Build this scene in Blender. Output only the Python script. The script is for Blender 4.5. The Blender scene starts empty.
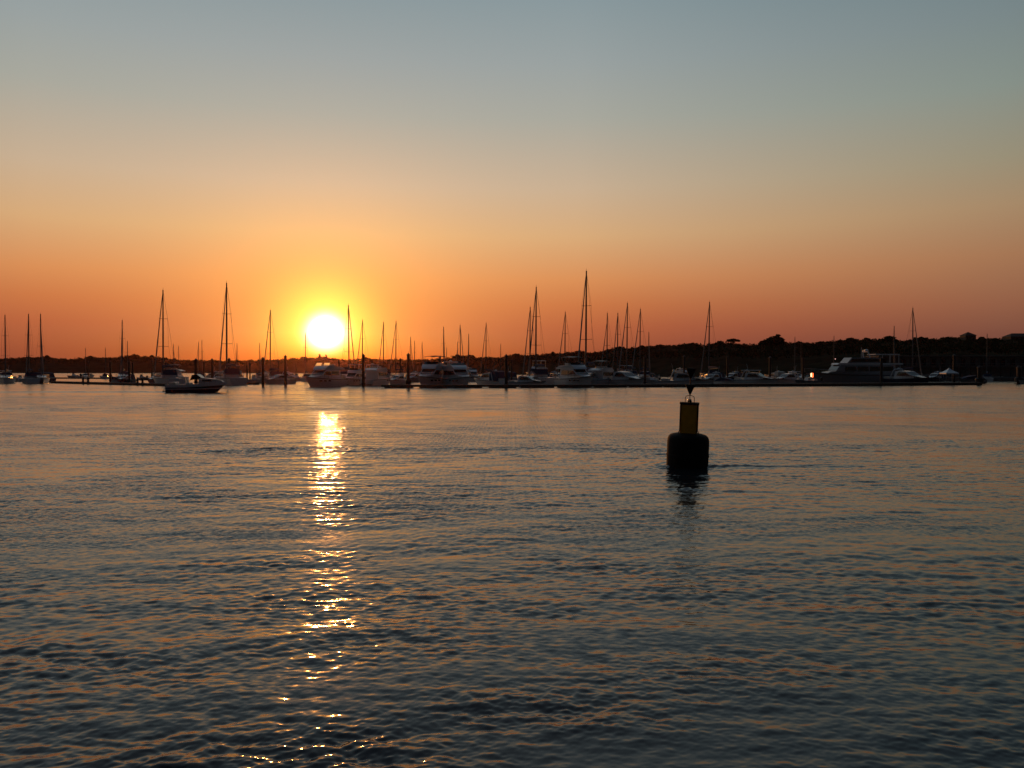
import bpy, math, random
import numpy as np
from mathutils import Vector

random.seed(7)
rng = np.random.default_rng(11)
R = math.radians
sc = bpy.context.scene
col = sc.collection

# ------------------------------------------------------------------ camera
CAM_H, F, HOR = 3.5, 788.0, 369.0
cam = bpy.data.cameras.new("camera")
cam.sensor_width = 36.0
cam.lens = 36.0 * F / 1024.0
cam.clip_start, cam.clip_end = 0.1, 20000
cam_o = bpy.data.objects.new("camera", cam)
col.objects.link(cam_o)
cam_o.location = (0, 0, CAM_H)
cam_o.rotation_euler = (R(90) - math.atan((384 - HOR) / F), 0, 0)
sc.camera = cam_o

# ------------------------------------------------------------------ sky and sun
SUN_AZ = math.atan((326 - 512) / F)            # measured from +Y towards +X
SUN_EL = R(2.5)
sun_dir = Vector((math.sin(SUN_AZ) * math.cos(SUN_EL), math.cos(SUN_AZ) * math.cos(SUN_EL), math.sin(SUN_EL)))

world = bpy.data.worlds.new("World")
sc.world = world
world.use_nodes = True
wt = world.node_tree
wt.nodes.clear()


def N(t, kind, **kw):
    n = t.nodes.new(kind)
    for k, v in kw.items():
        setattr(n, k, v)
    return n


def math_node(t, op, a, b=None, clamp=False):
    n = N(t, "ShaderNodeMath", operation=op, use_clamp=clamp)
    for i, v in enumerate((a, b)):
        if v is None:
            continue
        if hasattr(v, "links"):
            t.links.new(v, n.inputs[i])
        else:
            n.inputs[i].default_value = v
    return n.outputs[0]


def lin(c):
    return tuple((v / 255 / 12.92) if v / 255 <= 0.04045 else ((v / 255 + 0.055) / 1.055) ** 2.4 for v in c)


def ramp(t, fac, stops):
    n = N(t, "ShaderNodeValToRGB")
    cr = n.color_ramp
    while len(cr.elements) < len(stops):
        cr.elements.new(0.5)
    for e, (p, c) in zip(cr.elements, stops):
        e.position = p
        e.color = (*c, 1)
    t.links.new(fac, n.inputs[0])
    return n.outputs[0]


def mixc(t, fac, a, b, mode="MIX"):
    n = N(t, "ShaderNodeMix", data_type="RGBA", blend_type=mode)
    n.clamp_result = False
    for i, v in ((0, fac), (6, a), (7, b)):
        if hasattr(v, "links"):
            t.links.new(v, n.inputs[i])
        elif i == 0:
            n.inputs[0].default_value = v
        else:
            n.inputs[i].default_value = (*v, 1)
    return n.outputs[2]


tc = N(wt, "ShaderNodeTexCoord")
nrm = N(wt, "ShaderNodeVectorMath", operation="NORMALIZE")
wt.links.new(tc.outputs["Generated"], nrm.inputs[0])
sep = N(wt, "ShaderNodeSeparateXYZ")
wt.links.new(nrm.outputs[0], sep.inputs[0])
elev = math_node(wt, "MULTIPLY", math_node(wt, "ARCSINE", sep.outputs[2]), 180 / math.pi)   # degrees
az = math_node(wt, "ARCTAN2", sep.outputs[0], sep.outputs[1])
daz = math_node(wt, "ABSOLUTE", math_node(wt, "SUBTRACT", az, SUN_AZ))
daz = math_node(wt, "MULTIPLY", math_node(wt, "MINIMUM", daz, math_node(wt, "SUBTRACT", 2 * math.pi, daz)), 180 / math.pi)
dot = N(wt, "ShaderNodeVectorMath", operation="DOT_PRODUCT")
wt.links.new(nrm.outputs[0], dot.inputs[0])
dot.inputs[1].default_value = sun_dir
ang = math_node(wt, "MULTIPLY", math_node(wt, "ARCCOSINE", math_node(wt, "MINIMUM", dot.outputs["Value"], 1.0)), 180 / math.pi)
efac = math_node(wt, "DIVIDE", elev, 60.0, clamp=True)


def stops(rows):
    return [(max(0, e) / 60.0, tuple(v * k for v in lin(c))) for e, c, k in rows]


near = ramp(wt, efac, stops([                      # about twenty degrees from the sun
    (0.0, (120, 60, 58), 1), (1.2, (140, 65, 52), 1), (3.0, (171, 83, 54), 1), (4.6, (192, 107, 62), 1), (6.4, (208, 134, 82), 1), (9.5, (209, 165, 119), 1),
    (12.8, (195, 171, 143), 1), (17.5, (164, 165, 155), 1), (21, (150, 159, 159), 1), (25, (134, 150, 155), 1), (32, (124, 138, 145), 1), (45, (112, 124, 134), 1), (60, (98, 110, 124), 1)]))
far = ramp(wt, efac, stops([                       # about forty-five degrees from the sun
    (0.0, (96, 62, 60), 1), (2.0, (118, 71, 60), 1), (4.0, (144, 91, 68), 1), (7.0, (164, 116, 82), 1), (10.0, (166, 136, 103), 1),
    (12.8, (152, 142, 118), 1), (17.0, (133, 143, 135), 1), (21, (120, 134, 136), 1), (25, (105, 125, 132), 1), (32, (100, 117, 126), 1), (45, (92, 106, 118), 1), (60, (84, 98, 112), 1)]))
t_az = N(wt, "ShaderNodeMapRange", interpolation_type="LINEAR")
wt.links.new(daz, t_az.inputs[0])
t_az.inputs[1].default_value, t_az.inputs[2].default_value = 18.0, 45.0
base = mixc(wt, t_az.outputs[0], near, far)
back = ramp(wt, math_node(wt, "DIVIDE", daz, 180.0, clamp=True), [(0.25, (1, 1, 1)), (0.4, (0.34, 0.38, 0.45)), (0.55, (0.12, 0.15, 0.20)), (1.0, (0.05, 0.07, 0.105))])
base = mixc(wt, 1.0, base, back, "MULTIPLY")


def glow(width, power, colr):
    e = math_node(wt, "POWER", math_node(wt, "DIVIDE", ang, width), power)
    g = math_node(wt, "EXPONENT", math_node(wt, "MULTIPLY", e, -1.0))
    return mixc(wt, 1.0, colr, N_rgb(g), "MULTIPLY")


def N_rgb(v):
    c = N(wt, "ShaderNodeCombineColor")
    for i in range(3):
        wt.links.new(v, c.inputs[i])
    return c.outputs[0]


aureole = None
for w, p, c in ((1.0, 2.2, (5.0, 4.5, 4.6)), (2.85, 2.0, (1.4, 0.92, 0.08)), (7.0, 1.6, (0.62, 0.24, 0.012)), (15.0, 1.8, (0.13, 0.078, 0.05))):
    aureole = glow(w, p, c) if aureole is None else mixc(wt, 1.0, aureole, glow(w, p, c), "ADD")
low = ramp(wt, math_node(wt, "DIVIDE", elev, 6.0, clamp=True), [(0.0, (0.9, 0.30, 0.08)), (0.12, (1.0, 0.42, 0.15)), (0.30, (1, 0.85, 0.7)), (0.42, (1, 1, 1))])
aureole = mixc(wt, 1.0, aureole, low, "MULTIPLY")
warm = ramp(wt, math_node(wt, "DIVIDE", ang, 26.0, clamp=True), [(0.0, (1.05, 0.95, 0.35)), (0.4, (1.03, 0.97, 0.6)), (1.0, (1, 1, 1))])
warm = mixc(wt, math_node(wt, "DIVIDE", elev, 13.0, clamp=True), warm, (1, 1, 1))
base = mixc(wt, 1.0, base, warm, "MULTIPLY")
skyc = mixc(wt, 1.0, base, aureole, "ADD")
bg = N(wt, "ShaderNodeBackground")
wt.links.new(skyc, bg.inputs[0])
bg.inputs[1].default_value = 1.0
nis = N(wt, "ShaderNodeTexSky", sky_type="NISHITA")
nis.sun_disc = False
nis.sun_elevation = SUN_EL
nis.sun_rotation = SUN_AZ
bg2 = N(wt, "ShaderNodeBackground")
wt.links.new(nis.outputs[0], bg2.inputs[0])
bg2.inputs[1].default_value = 0.004
adds = N(wt, "ShaderNodeAddShader")
wt.links.new(bg.outputs[0], adds.inputs[0])
wt.links.new(bg2.outputs[0], adds.inputs[1])
wo = N(wt, "ShaderNodeOutputWorld")
wt.links.new(adds.outputs[0], wo.inputs[0])

sun = bpy.data.lights.new("sun", "SUN")
sun.energy = 0.8
sun.angle = R(0.53)
sun.color = (1.0, 0.36, 0.08)
sun_o = bpy.data.objects.new("sun", sun)
col.objects.link(sun_o)
sun_o.rotation_euler = (-sun_dir).to_track_quat("-Z", "Y").to_euler()

sc.view_settings.view_transform = "Standard"
sc.view_settings.look = "None"
sc.view_settings.exposure = 0.0
sc.view_settings.gamma = 1.0
sc.view_settings.use_curve_mapping = False
sc.render.engine = "CYCLES"
sc.cycles.use_denoising = True
sc.cycles.sample_clamp_indirect = 4.0
sc.cycles.max_bounces = 6
sc.cycles.volume_bounces = 0
sc.cycles.caustics_reflective = False
sc.cycles.caustics_refractive = False


# ------------------------------------------------------------------ helpers
def at(px, D, py=None):
    """Where something stands, read off the photograph's bearings: D metres from the camera plane."""
    z = 0.0 if py is None else CAM_H + (HOR - py) / F * D
    return Vector(((px - 512) / F * D, D, z))


def dist_at(py):
    return CAM_H * F / (py - HOR)


def mat(name, colr, rough=0.5, metal=0.0, noise=0.0, nscale=4.0, emit=None, estr=0.0, spec=0.5):
    m = bpy.data.materials.new(name)
    m.use_nodes = True
    t = m.node_tree
    b = t.nodes["Principled BSDF"]
    b.inputs["Base Color"].default_value = (*colr, 1)
    b.inputs["Roughness"].default_value = rough
    b.inputs["Metallic"].default_value = metal
    if noise:
        co = N(t, "ShaderNodeTexCoord")
        nz = N(t, "ShaderNodeTexNoise")
        nz.inputs["Scale"].default_value = nscale
        nz.inputs["Detail"].default_value = 4
        t.links.new(co.outputs["Object"], nz.inputs["Vector"])
        r = ramp(t, nz.outputs[0], [(0.3, tuple(c * (1 - noise) for c in colr)), (0.7, tuple(min(1, c * (1 + noise)) for c in colr))])
        t.links.new(r, b.inputs["Base Color"])
    b.inputs["Specular IOR Level"].default_value = spec
    if emit:
        b.inputs["Emission Color"].default_value = (*emit, 1)
        b.inputs["Emission Strength"].default_value = estr
    return m


M = dict(
    gel=mat("white_gelcoat", (0.72, 0.74, 0.76), 0.3, noise=0.06),
    cream=mat("cream_gelcoat", (0.62, 0.58, 0.5), 0.35, noise=0.06),
    grey=mat("grey_gelcoat", (0.3, 0.32, 0.35), 0.35, noise=0.08),
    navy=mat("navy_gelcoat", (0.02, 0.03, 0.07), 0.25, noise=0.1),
    boot=mat("bottom_paint", (0.03, 0.025, 0.03), 0.6, noise=0.2),
    glass=mat("tinted_glass", (0.01, 0.012, 0.015), 0.08),
    teak=mat("teak_deck", (0.22, 0.15, 0.09), 0.6, noise=0.2, nscale=9),
    canvas=mat("blue_canvas", (0.03, 0.045, 0.09), 0.9, noise=0.15),
    pale_canvas=mat("pale_canvas", (0.55, 0.5, 0.44), 0.9, noise=0.1),
    steel=mat("stainless_steel", (0.3, 0.3, 0.31), 0.55, 0.6),
    alu=mat("mast_aluminium", (0.13, 0.125, 0.12), 0.75),
    wire=mat("rigging_wire", (0.05, 0.05, 0.05), 0.8),
    sail=mat("furled_sailcloth", (0.34, 0.32, 0.3), 0.9, noise=0.1),
    pile=mat("pile_steel", (0.05, 0.04, 0.035), 0.7, 0.2, noise=0.35),
    cap=mat("pile_cap", (0.14, 0.13, 0.12), 0.6),
    wood=mat("dock_timber", (0.13, 0.1, 0.075), 0.8, noise=0.3, nscale=2),
    conc=mat("float_concrete", (0.14, 0.135, 0.13), 0.85, noise=0.3),
    black=mat("buoy_black_paint", (0.014, 0.011, 0.010), 0.8, noise=0.4, nscale=3, spec=0.2),
    yellow=mat("buoy_yellow_paint", (0.85, 0.36, 0.012), 0.5, noise=0.18, nscale=3),
    iron=mat("dark_iron", (0.02, 0.02, 0.02), 0.6, 0.3),
    lens=mat("lantern_lens", (0.3, 0.3, 0.3), 0.15),
    leaf=mat("leaf_green", (0.045, 0.055, 0.025), 0.95, noise=0.3, nscale=0.4, spec=0.0),
    leaf2=mat("pine_green", (0.03, 0.042, 0.022), 0.95, noise=0.3, nscale=0.4, spec=0.0),
    bark=mat("tree_bark", (0.07, 0.05, 0.035), 0.9, noise=0.3),
    wall=mat("weathered_render", (0.05, 0.045, 0.04), 0.85, noise=0.1),
    tile=mat("roof_tile", (0.035, 0.025, 0.02), 0.9, noise=0.25),
    stone=mat("quay_stone", (0.16, 0.15, 0.14), 0.9, noise=0.3, nscale=1.2),
    rubber=mat("rubber_tube", (0.1, 0.1, 0.11), 0.7),
    amber=mat("amber_lamp_glass", (0.3, 0.1, 0.03), 0.3, emit=(1.0, 0.36, 0.11), estr=4.0),
    red=mat("red_lamp_glass", (0.3, 0.02, 0.02), 0.3, emit=(1.0, 0.12, 0.03), estr=3.0),
    warm=mat("warm_lamp_glass", (0.4, 0.3, 0.2), 0.3, emit=(1.0, 0.62, 0.30), estr=2.6),
    pink=mat("pale_lamp_glass", (0.4, 0.3, 0.3), 0.3, emit=(1.0, 0.5, 0.45), estr=1.1),
)
# clear vinyl spray screens let the low sun through
m = bpy.data.materials.new("clear_vinyl")
m.use_nodes = True
t_ = m.node_tree
t_.nodes.clear()
rf_ = N(t_, "ShaderNodeBsdfRefraction")
rf_.inputs["Color"].default_value = (0.9, 0.88, 0.84, 1)
rf_.inputs["Roughness"].default_value = 0.45
rf_.inputs["IOR"].default_value = 1.12
ou = N(t_, "ShaderNodeOutputMaterial")
t_.links.new(rf_.outputs[0], ou.inputs[0])
M["vinyl"] = m


class MB:
    def __init__(self):
        self.v, self.f = [], []

    def add(self, vs, fs):
        o = len(self.v)
        self.v += [tuple(p) for p in vs]
        self.f += [tuple(i + o for i in q) for q in fs]
        return self

    def box(self, x0, x1, y0, y1, z0, z1, c=0.0):
        if c <= 0:
            vs = [(x, y, z) for z in (z0, z1) for x, y in ((x0, y0), (x1, y0), (x1, y1), (x0, y1))]
            return self.add(vs, [(3, 2, 1, 0), (4, 5, 6, 7), (0, 1, 5, 4), (1, 2, 6, 5), (2, 3, 7, 6), (3, 0, 4, 7)])
        rings = []
        for z, k in ((z0, c), (z0 + c, 0), (z1 - c, 0), (z1, c)):
            a, b, d, e = x0 + k, x1 - k, y0 + k, y1 - k
            rings.append([(a + c, d, z), (b - c, d, z), (b, d + c, z), (b, e - c, z), (b - c, e, z), (a + c, e, z), (a, e - c, z), (a, d + c, z)])
        return self.rings(rings)

    def rings(self, rings, cap=True, closed=True):
        n = len(rings[0])
        vs = [p for r in rings for p in r]
        fs = []
        for i in range(len(rings) - 1):
            for j in range(n if closed else n - 1):
                k = (j + 1) % n
                fs.append((i * n + j, i * n + k, (i + 1) * n + k, (i + 1) * n + j))
        if cap:
            fs.append(tuple(range(n))[::-1])
            fs.append(tuple((len(rings) - 1) * n + j for j in range(n)))
        return self.add(vs, fs)

    def tube(self, pts, rad, n=6):
        pts = [Vector(p) for p in pts]
        if not isinstance(rad, (list, tuple)):
            rad = [rad] * len(pts)
        rings = []
        for i, p in enumerate(pts):
            d = (pts[min(i + 1, len(pts) - 1)] - pts[max(i - 1, 0)]).normalized()
            u = d.orthogonal().normalized() if i == 0 else (u - d * u.dot(d)).normalized()
            w = d.cross(u)
            rings.append([p + (u * math.cos(2 * math.pi * j / n) + w * math.sin(2 * math.pi * j / n)) * rad[i] for j in range(n)])
        return self.rings(rings)

    def lathe(self, prof, n=32, c=(0, 0)):
        rings = [[(c[0] + r * math.cos(2 * math.pi * j / n), c[1] + r * math.sin(2 * math.pi * j / n), z) for j in range(n)] for r, z in prof]
        return self.rings(rings)

    def prism(self, prof, width):
        """Side profile (x, z) drawn across the boat; width(x, z) is the half width there."""
        n = len(prof)
        vs = [(x, -width(x, z), z) for x, z in prof] + [(x, width(x, z), z) for x, z in prof]
        fs = [tuple(range(n)), tuple(range(2 * n - 1, n - 1, -1))]
        for i in range(n):
            k = (i + 1) % n
            fs.append((k, i, n + i, n + k))
        return self.add(vs, fs)

    def pane(self, prof, width, side, out=0.015, th=0.04):
        n = len(prof)
        a = [(x, side * (width(x, z) + out), z) for x, z in prof]
        b = [(x, side * (width(x, z) + out - th), z) for x, z in prof]
        fs = [tuple(range(n)), tuple(range(2 * n - 1, n - 1, -1))]
        for i in range(n):
            k = (i + 1) % n
            fs.append((k, i, n + i, n + k))
        return self.add(a + b, fs)

    def front(self, p0, p1, width, out=0.02, inset=0.12, th=0.04):
        """A windscreen across the boat between two profile points."""
        (x0, z0), (x1, z1) = p0, p1
        d = Vector((x1 - x0, 0, z1 - z0)).normalized()
        nn = Vector((d.z, 0, -d.x))
        if nn.z < 0:
            nn = -nn
        vs = []
        for o in (out, out - th):
            for (x, z), s in ((p0, -1), (p0, 1), (p1, 1), (p1, -1)):
                w = max(0.05, width(x, z) - inset)
                vs.append(Vector((x, s * w, z)) + nn * o)
        return self.add(vs, [(0, 1, 2, 3), (7, 6, 5, 4), (0, 4, 5, 1), (1, 5, 6, 2), (2, 6, 7, 3), (3, 7, 4, 0)])

    def build(self, name, material, parent=None, smooth=False, loc=None):
        me = bpy.data.meshes.new(name)
        me.from_pydata(self.v, [], self.f)
        import bmesh
        bm = bmesh.new()
        bm.from_mesh(me)
        bmesh.ops.recalc_face_normals(bm, faces=bm.faces)
        bm.to_mesh(me)
        bm.free()
        if smooth:
            me.polygons.foreach_set("use_smooth", [True] * len(me.polygons))
            try:
                me.set_sharp_from_angle(angle=R(40))
            except Exception:
                pass
        me.materials.append(material)
        o = bpy.data.objects.new(name, me)
        col.objects.link(o)
        o.parent = parent
        if loc is not None:
            o.location = loc
        return o


def tag(o, label=None, cat=None, group=None, kind=None):
    for k, v in (("label", label), ("category", cat), ("group", group), ("kind", kind)):
        if v:
            o[k] = v
    return o


def empty(name, loc=(0, 0, 0), rz=0.0, label=None, cat=None, group=None, s=1.0):
    o = bpy.data.objects.new(name, None)
    o.empty_display_size = 0.3
    col.objects.link(o)
    o.location = loc
    o.rotation_euler = (0, 0, rz)
    o.scale = (s, s, s)
    return tag(o, label, cat, group)


kids = {}


def copy_tree(o, parent=None):
    c = o.copy()
    col.objects.link(c)
    if parent is not None:
        c.parent = parent
    for ch in list(o.children):
        copy_tree(ch, c)
    return c


def mesh_np(name, V, Fq, material, smooth=True):
    me = bpy.data.meshes.new(name)
    me.vertices.add(len(V))
    me.vertices.foreach_set("co", V.astype(np.float32).ravel())
    k = Fq.shape[1]
    me.loops.add(len(Fq) * k)
    me.loops.foreach_set("vertex_index", Fq.astype(np.int32).ravel())
    me.polygons.add(len(Fq))
    me.polygons.foreach_set("loop_start", np.arange(0, len(Fq) * k, k, dtype=np.int32))
    if smooth:
        me.polygons.foreach_set("use_smooth", np.ones(len(Fq), dtype=bool))
    me.update(calc_edges=True)
    me.validate()
    me.materials.append(material)
    o = bpy.data.objects.new(name, me)
    col.objects.link(o)
    return o


# ------------------------------------------------------------------ water
BUOY = at(687.5, 28.3)


def build_water():
    hf = CAM_H * F
    rows = list(np.geomspace(0.6, 5.2, 14))
    d = 5.35
    while d < 900:
        rows.append(d)
        step = d * d * 0.62 / hf
        cap_ = 0.085 if d < 45 else 0.17 if d < 135 else 0.17 * (d / 135) ** 3
        d += min(step, max(cap_, 0.02)) if d < 420 else step
    rows += [1200, 2000, 3200, 4500, 7000, 11000]
    rows = np.array(sorted(rows))
    fine = np.arange(-36.5, 36.5, 0.048)
    rest = 36.5 + np.cumsum(np.geomspace(0.07, 14, 60))
    rest = rest[rest < 179]
    azs = np.radians(np.concatenate([-rest[::-1], fine, rest]))
    daz_ = np.gradient(azs)
    dr = np.gradient(rows)
    RR, AA = np.meshgrid(rows, azs, indexing="ij")
    X, Y = (RR * np.sin(AA)).ravel(), (RR * np.cos(AA)).ravel()
    sy = np.repeat(dr, len(azs))
    sx = (RR * daz_[None, :]).ravel()
    Z = np.zeros_like(X)
    miss = np.zeros_like(X)
    nW = 220
    lam = np.geomspace(0.055, 2.6, nW) * np.exp(rng.normal(0, 0.03, nW))
    # steepness per wave: ripples below half a metre carry most of the slope
    slope = 0.0142 * np.where(lam < 0.1, 0.8, 1.0) * np.where(lam > 0.24, (0.24 / lam) ** 0.75, 1.0)
    th = rng.normal(0, 1, nW) * np.where(lam < 0.6, R(36), R(26)) + R(-6)
    ph = rng.uniform(0, 2 * math.pi, nW)
    # ruffled and calm streaks, long across the view
    calm = np.zeros_like(X)
    for i in range(9):
        k = 2 * math.pi / rng.uniform(9, 70)
        a = rng.normal(0, 0.16)
        calm += np.sin(k * (Y * math.cos(a) + X * math.sin(a) * 0.6) + rng.uniform(0, 6.28))
    calm = np.clip(1.0 + 0.10 * calm + 0.16 * np.sin(X * 0.21 + Y * 0.33 + 2.0 * np.sin(X * 0.09)) * np.sin(Y * 0.17 - X * 0.05 + 1.0), 0.5, 1.5)
    # wavelets come in bursts, with smoother water between them
    gust = np.zeros_like(X)
    for i in range(26):
        l = rng.uniform(1.1, 5.0) if i < 18 else rng.uniform(6, 20)
        a = rng.normal(0, 0.5)
        gust += np.sin(2 * math.pi / l * (Y * math.cos(a) + X * math.sin(a)) + rng.uniform(0, 6.28))
    gust = np.exp(0.42 * gust / math.sqrt(13.0) - 0.12)
    Zs = np.zeros_like(X)
    for l, s, t, f in zip(lam, slope, th, ph):
        kx, ky = math.sin(t) * 2 * math.pi / l, math.cos(t) * 2 * math.pi / l
        ly, lx = 2 * math.pi / abs(ky), 2 * math.pi / max(1e-6, abs(kx))
        w = np.clip((ly / sy - 2.2) / 2.2, 0, 1) * np.clip((lx / sx - 2.2) / 2.2, 0, 1)
        a = s * l / (2 * math.pi)
        miss += (s * s / 2) * (1 - w * w)
        idx = np.nonzero(w > 0)[0]
        (Zs if l < 0.9 else Z)[idx] += a * w[idx] * np.sin(kx * X[idx] + ky * Y[idx] + f)
    Z = (Z + Zs * gust) * calm * (1.0 + 0.3 * np.exp(-(np.hypot(X, Y) / 13.0) ** 2))
    # current ripple trailing off the buoy, and the speedboat's wake
    bx, by = BUOY.x, BUOY.y
    for amp, oy, sg in ((0.075, -0.1, 0.15), (-0.05, 0.25, 0.15)):
        dx = X - bx
        Z += amp * np.exp(-((Y - by - oy - 0.10 * np.sin(1.7 * X) - 0.07 * np.sin(3.9 * X + 1)) / sg) ** 2) * np.where(dx > 0, np.exp(-np.clip(dx - 0.7, 0, None) / 4.5), np.exp(-np.abs(dx + 0.7) / 0.4))
    rb = np.hypot(X - bx, Y - by)
    Z += 0.020 * np.sin(2 * math.pi * rb / 0.42 + 2.2 * np.sin(np.arctan2(Y - by, X - bx) * 3)) * np.exp(-np.clip(rb - 0.7, 0, None) / 1.1)
    wy = 119.5
    for amp, oy, sg in ((0.16, -1.6, 0.9), (-0.10, 0.2, 0.9), (0.12, 2.2, 1.0)):
        Z += amp * np.exp(-((Y - wy - oy - 0.012 * (X + 50)) / sg) ** 2) * np.clip((-44 - X) / 6, 0, 1) * np.exp(np.clip(X + 44, -300, 0) / 90)
    nr, nc = len(rows), len(azs)
    V = np.stack([X, Y, Z], 1)
    i = (np.arange(nr - 1)[:, None] * nc + np.arange(nc - 1)[None, :]).ravel()
    Fq = np.stack([i, i + nc, i + nc + 1, i + 1], 1)
    w = bpy.data.materials.new("sea_water")
    w.use_nodes = True
    t = w.node_tree
    b = t.nodes["Principled BSDF"]
    b.inputs["Base Color"].default_value = (0.016, 0.018, 0.022, 1)
    b.inputs["Roughness"].default_value = 0.12
    b.inputs["IOR"].default_value = 1.4
    geo = N(t, "ShaderNodeNewGeometry")
    att = N(t, "ShaderNodeAttribute", attribute_name="ripple")
    mp = N(t, "ShaderNodeMapping")
    mp.inputs["Scale"].default_value = (1.0, 2.6, 1.0)
    t.links.new(geo.outputs["Position"], mp.inputs[0])
    nz = N(t, "ShaderNodeTexNoise", noise_dimensions="2D")
    nz.inputs["Scale"].default_value = 4.5
    nz.inputs["Detail"].default_value = 3.0
    nz.inputs["Roughness"].default_value = 0.55
    t.links.new(mp.outputs[0], nz.inputs["Vector"])
    su = N(t, "ShaderNodeVectorMath", operation="SUBTRACT")
    t.links.new(nz.outputs["Color"], su.inputs[0])
    su.inputs[1].default_value = (0.5, 0.5, 0.5)
    an = N(t, "ShaderNodeVectorMath", operation="MULTIPLY")
    t.links.new(su.outputs[0], an.inputs[0])
    an.inputs[1].default_value = (0.55, 1.0, 0.0)
    # short chop is steeper on its near face than on its back
    sx_n = N(t, "ShaderNodeSeparateXYZ")
    t.links.new(an.outputs[0], sx_n.inputs[0])
    lean = math_node(t, "MULTIPLY", math_node(t, "ABSOLUTE", sx_n.outputs[1]), -1.4)
    mr = N(t, "ShaderNodeMapRange", interpolation_type="SMOOTHSTEP")
    t.links.new(att.outputs["Fac"], mr.inputs[0])
    mr.inputs[1].default_value, mr.inputs[2].default_value = 0.36, 0.70
    mf = N(t, "ShaderNodeMix", data_type="FLOAT")
    t.links.new(mr.outputs[0], mf.inputs[0])
    t.links.new(sx_n.outputs[1], mf.inputs[2])
    t.links.new(lean, mf.inputs[3])
    yy = mf.outputs[0]
    cx_n = N(t, "ShaderNodeCombineXYZ")
    t.links.new(sx_n.outputs[0], cx_n.inputs[0])
    t.links.new(yy, cx_n.inputs[1])
    an = cx_n
    # ruffled patches
    mp2 = N(t, "ShaderNodeMapping")
    mp2.inputs["Scale"].default_value = (0.012, 0.06, 1.0)
    t.links.new(geo.outputs["Position"], mp2.inputs[0])
    nz2 = N(t, "ShaderNodeTexNoise", noise_dimensions="2D")
    nz2.inputs["Scale"].default_value = 1.0
    nz2.inputs["Detail"].default_value = 3.0
    t.links.new(mp2.outputs[0], nz2.inputs["Vector"])
    pr = N(t, "ShaderNodeMapRange")
    t.links.new(nz2.outputs[0], pr.inputs[0])
    for k_, v_ in enumerate((0.35, 0.65, 0.55, 1.25)):
        pr.inputs[k_ + 1].default_value = v_
    mp3 = N(t, "ShaderNodeMapping")
    mp3.inputs["Scale"].default_value = (0.22, 0.42, 1.0)
    t.links.new(geo.outputs["Position"], mp3.inputs[0])
    nz3 = N(t, "ShaderNodeTexNoise", noise_dimensions="2D")
    nz3.inputs["Detail"].default_value = 2.0
    nz3.inputs["Scale"].default_value = 1.0
    t.links.new(mp3.outputs[0], nz3.inputs["Vector"])
    pr3 = N(t, "ShaderNodeMapRange")
    t.links.new(nz3.outputs[0], pr3.inputs[0])
    for k_, v_ in enumerate((0.34, 0.66, 0.5, 1.4)):
        pr3.inputs[k_ + 1].default_value = v_
    stg = math_node(t, "MULTIPLY", math_node(t, "MULTIPLY", att.outputs["Fac"], pr.outputs[0]), pr3.outputs[0])
    scl = N(t, "ShaderNodeVectorMath", operation="SCALE")
    t.links.new(an.outputs[0], scl.inputs[0])
    t.links.new(stg, scl.inputs["Scale"])
    ad = N(t, "ShaderNodeVectorMath", operation="ADD")
    t.links.new(geo.outputs["Normal"], ad.inputs[0])
    t.links.new(scl.outputs[0], ad.inputs[1])
    nn = N(t, "ShaderNodeVectorMath", operation="NORMALIZE")
    t.links.new(ad.outputs[0], nn.inputs[0])
    t.links.new(nn.outputs[0], b.inputs["Normal"])
    o = mesh_np("water", V, Fq, w)
    at_ = o.data.attributes.new("ripple", "FLOAT", "POINT")
    # noise colour has a spread of about 0.14 per unit
    at_.data.foreach_set("value", (np.sqrt(miss) / 0.14 * 0.95 + 0.10).astype(np.float32))
    tag(o, "dark rippled harbour water reflecting the sunset", "water", kind="structure")
    return o


build_water()

# ------------------------------------------------------------------ land
SKY = [(-700, 352), (-300, 356), (0, 358), (20, 357), (45, 356), (60, 358), (75, 358), (90, 356), (110, 357), (130, 355), (150, 356), (165, 357), (180, 359), (200, 359.5), (225, 360),
       (240, 359.5), (260, 359), (280, 359), (290, 358), (303, 356.5), (312, 357.5), (320, 356), (330, 357), (345, 359), (355, 358.5), (365, 357.5), (380, 358.5), (410, 359), (440, 358),
       (450, 357), (457, 355), (470, 355), (480, 356.5), (495, 356), (505, 356.5), (513, 353.5), (525, 354.5), (535, 354), (550, 352.5), (565, 352), (580, 350.5), (590, 351.5), (600, 351.5),
       (610, 348.5), (618, 347), (625, 348), (640, 346), (660, 344.5), (675, 344.5), (690, 343), (700, 344), (712, 343.5), (720, 342), (740, 343), (760, 343.5), (785, 343), (795, 341.5),
       (810, 342), (825, 341), (833, 340), (850, 338.5), (865, 338.5), (880, 338), (896, 339.5), (905, 340), (912, 339.5), (925, 338), (932, 338.5), (945, 337), (955, 336.5), (972, 337), (985, 338),
       (1000, 338), (1024, 336), (1400, 330), (1800, 335)]
sx_, sy_ = np.array([s[0] for s in SKY], float), np.array([s[1] for s in SKY], float)


def sky_y(px):
    return float(np.interp(px, sx_, sy_))


def ridge_d(px):
    return float(np.interp(px, [0, 420, 560, 700, 900, 1100], [760, 740, 560, 460, 420, 400]))


def foot_d(px):
    return float(np.interp(px, [0, 420, 560, 700, 900, 1100], [690, 660, 420, 330, 262, 240]))


def top_z(px):
    return CAM_H + (HOR - sky_y(px)) / F * ridge_d(px)


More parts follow.
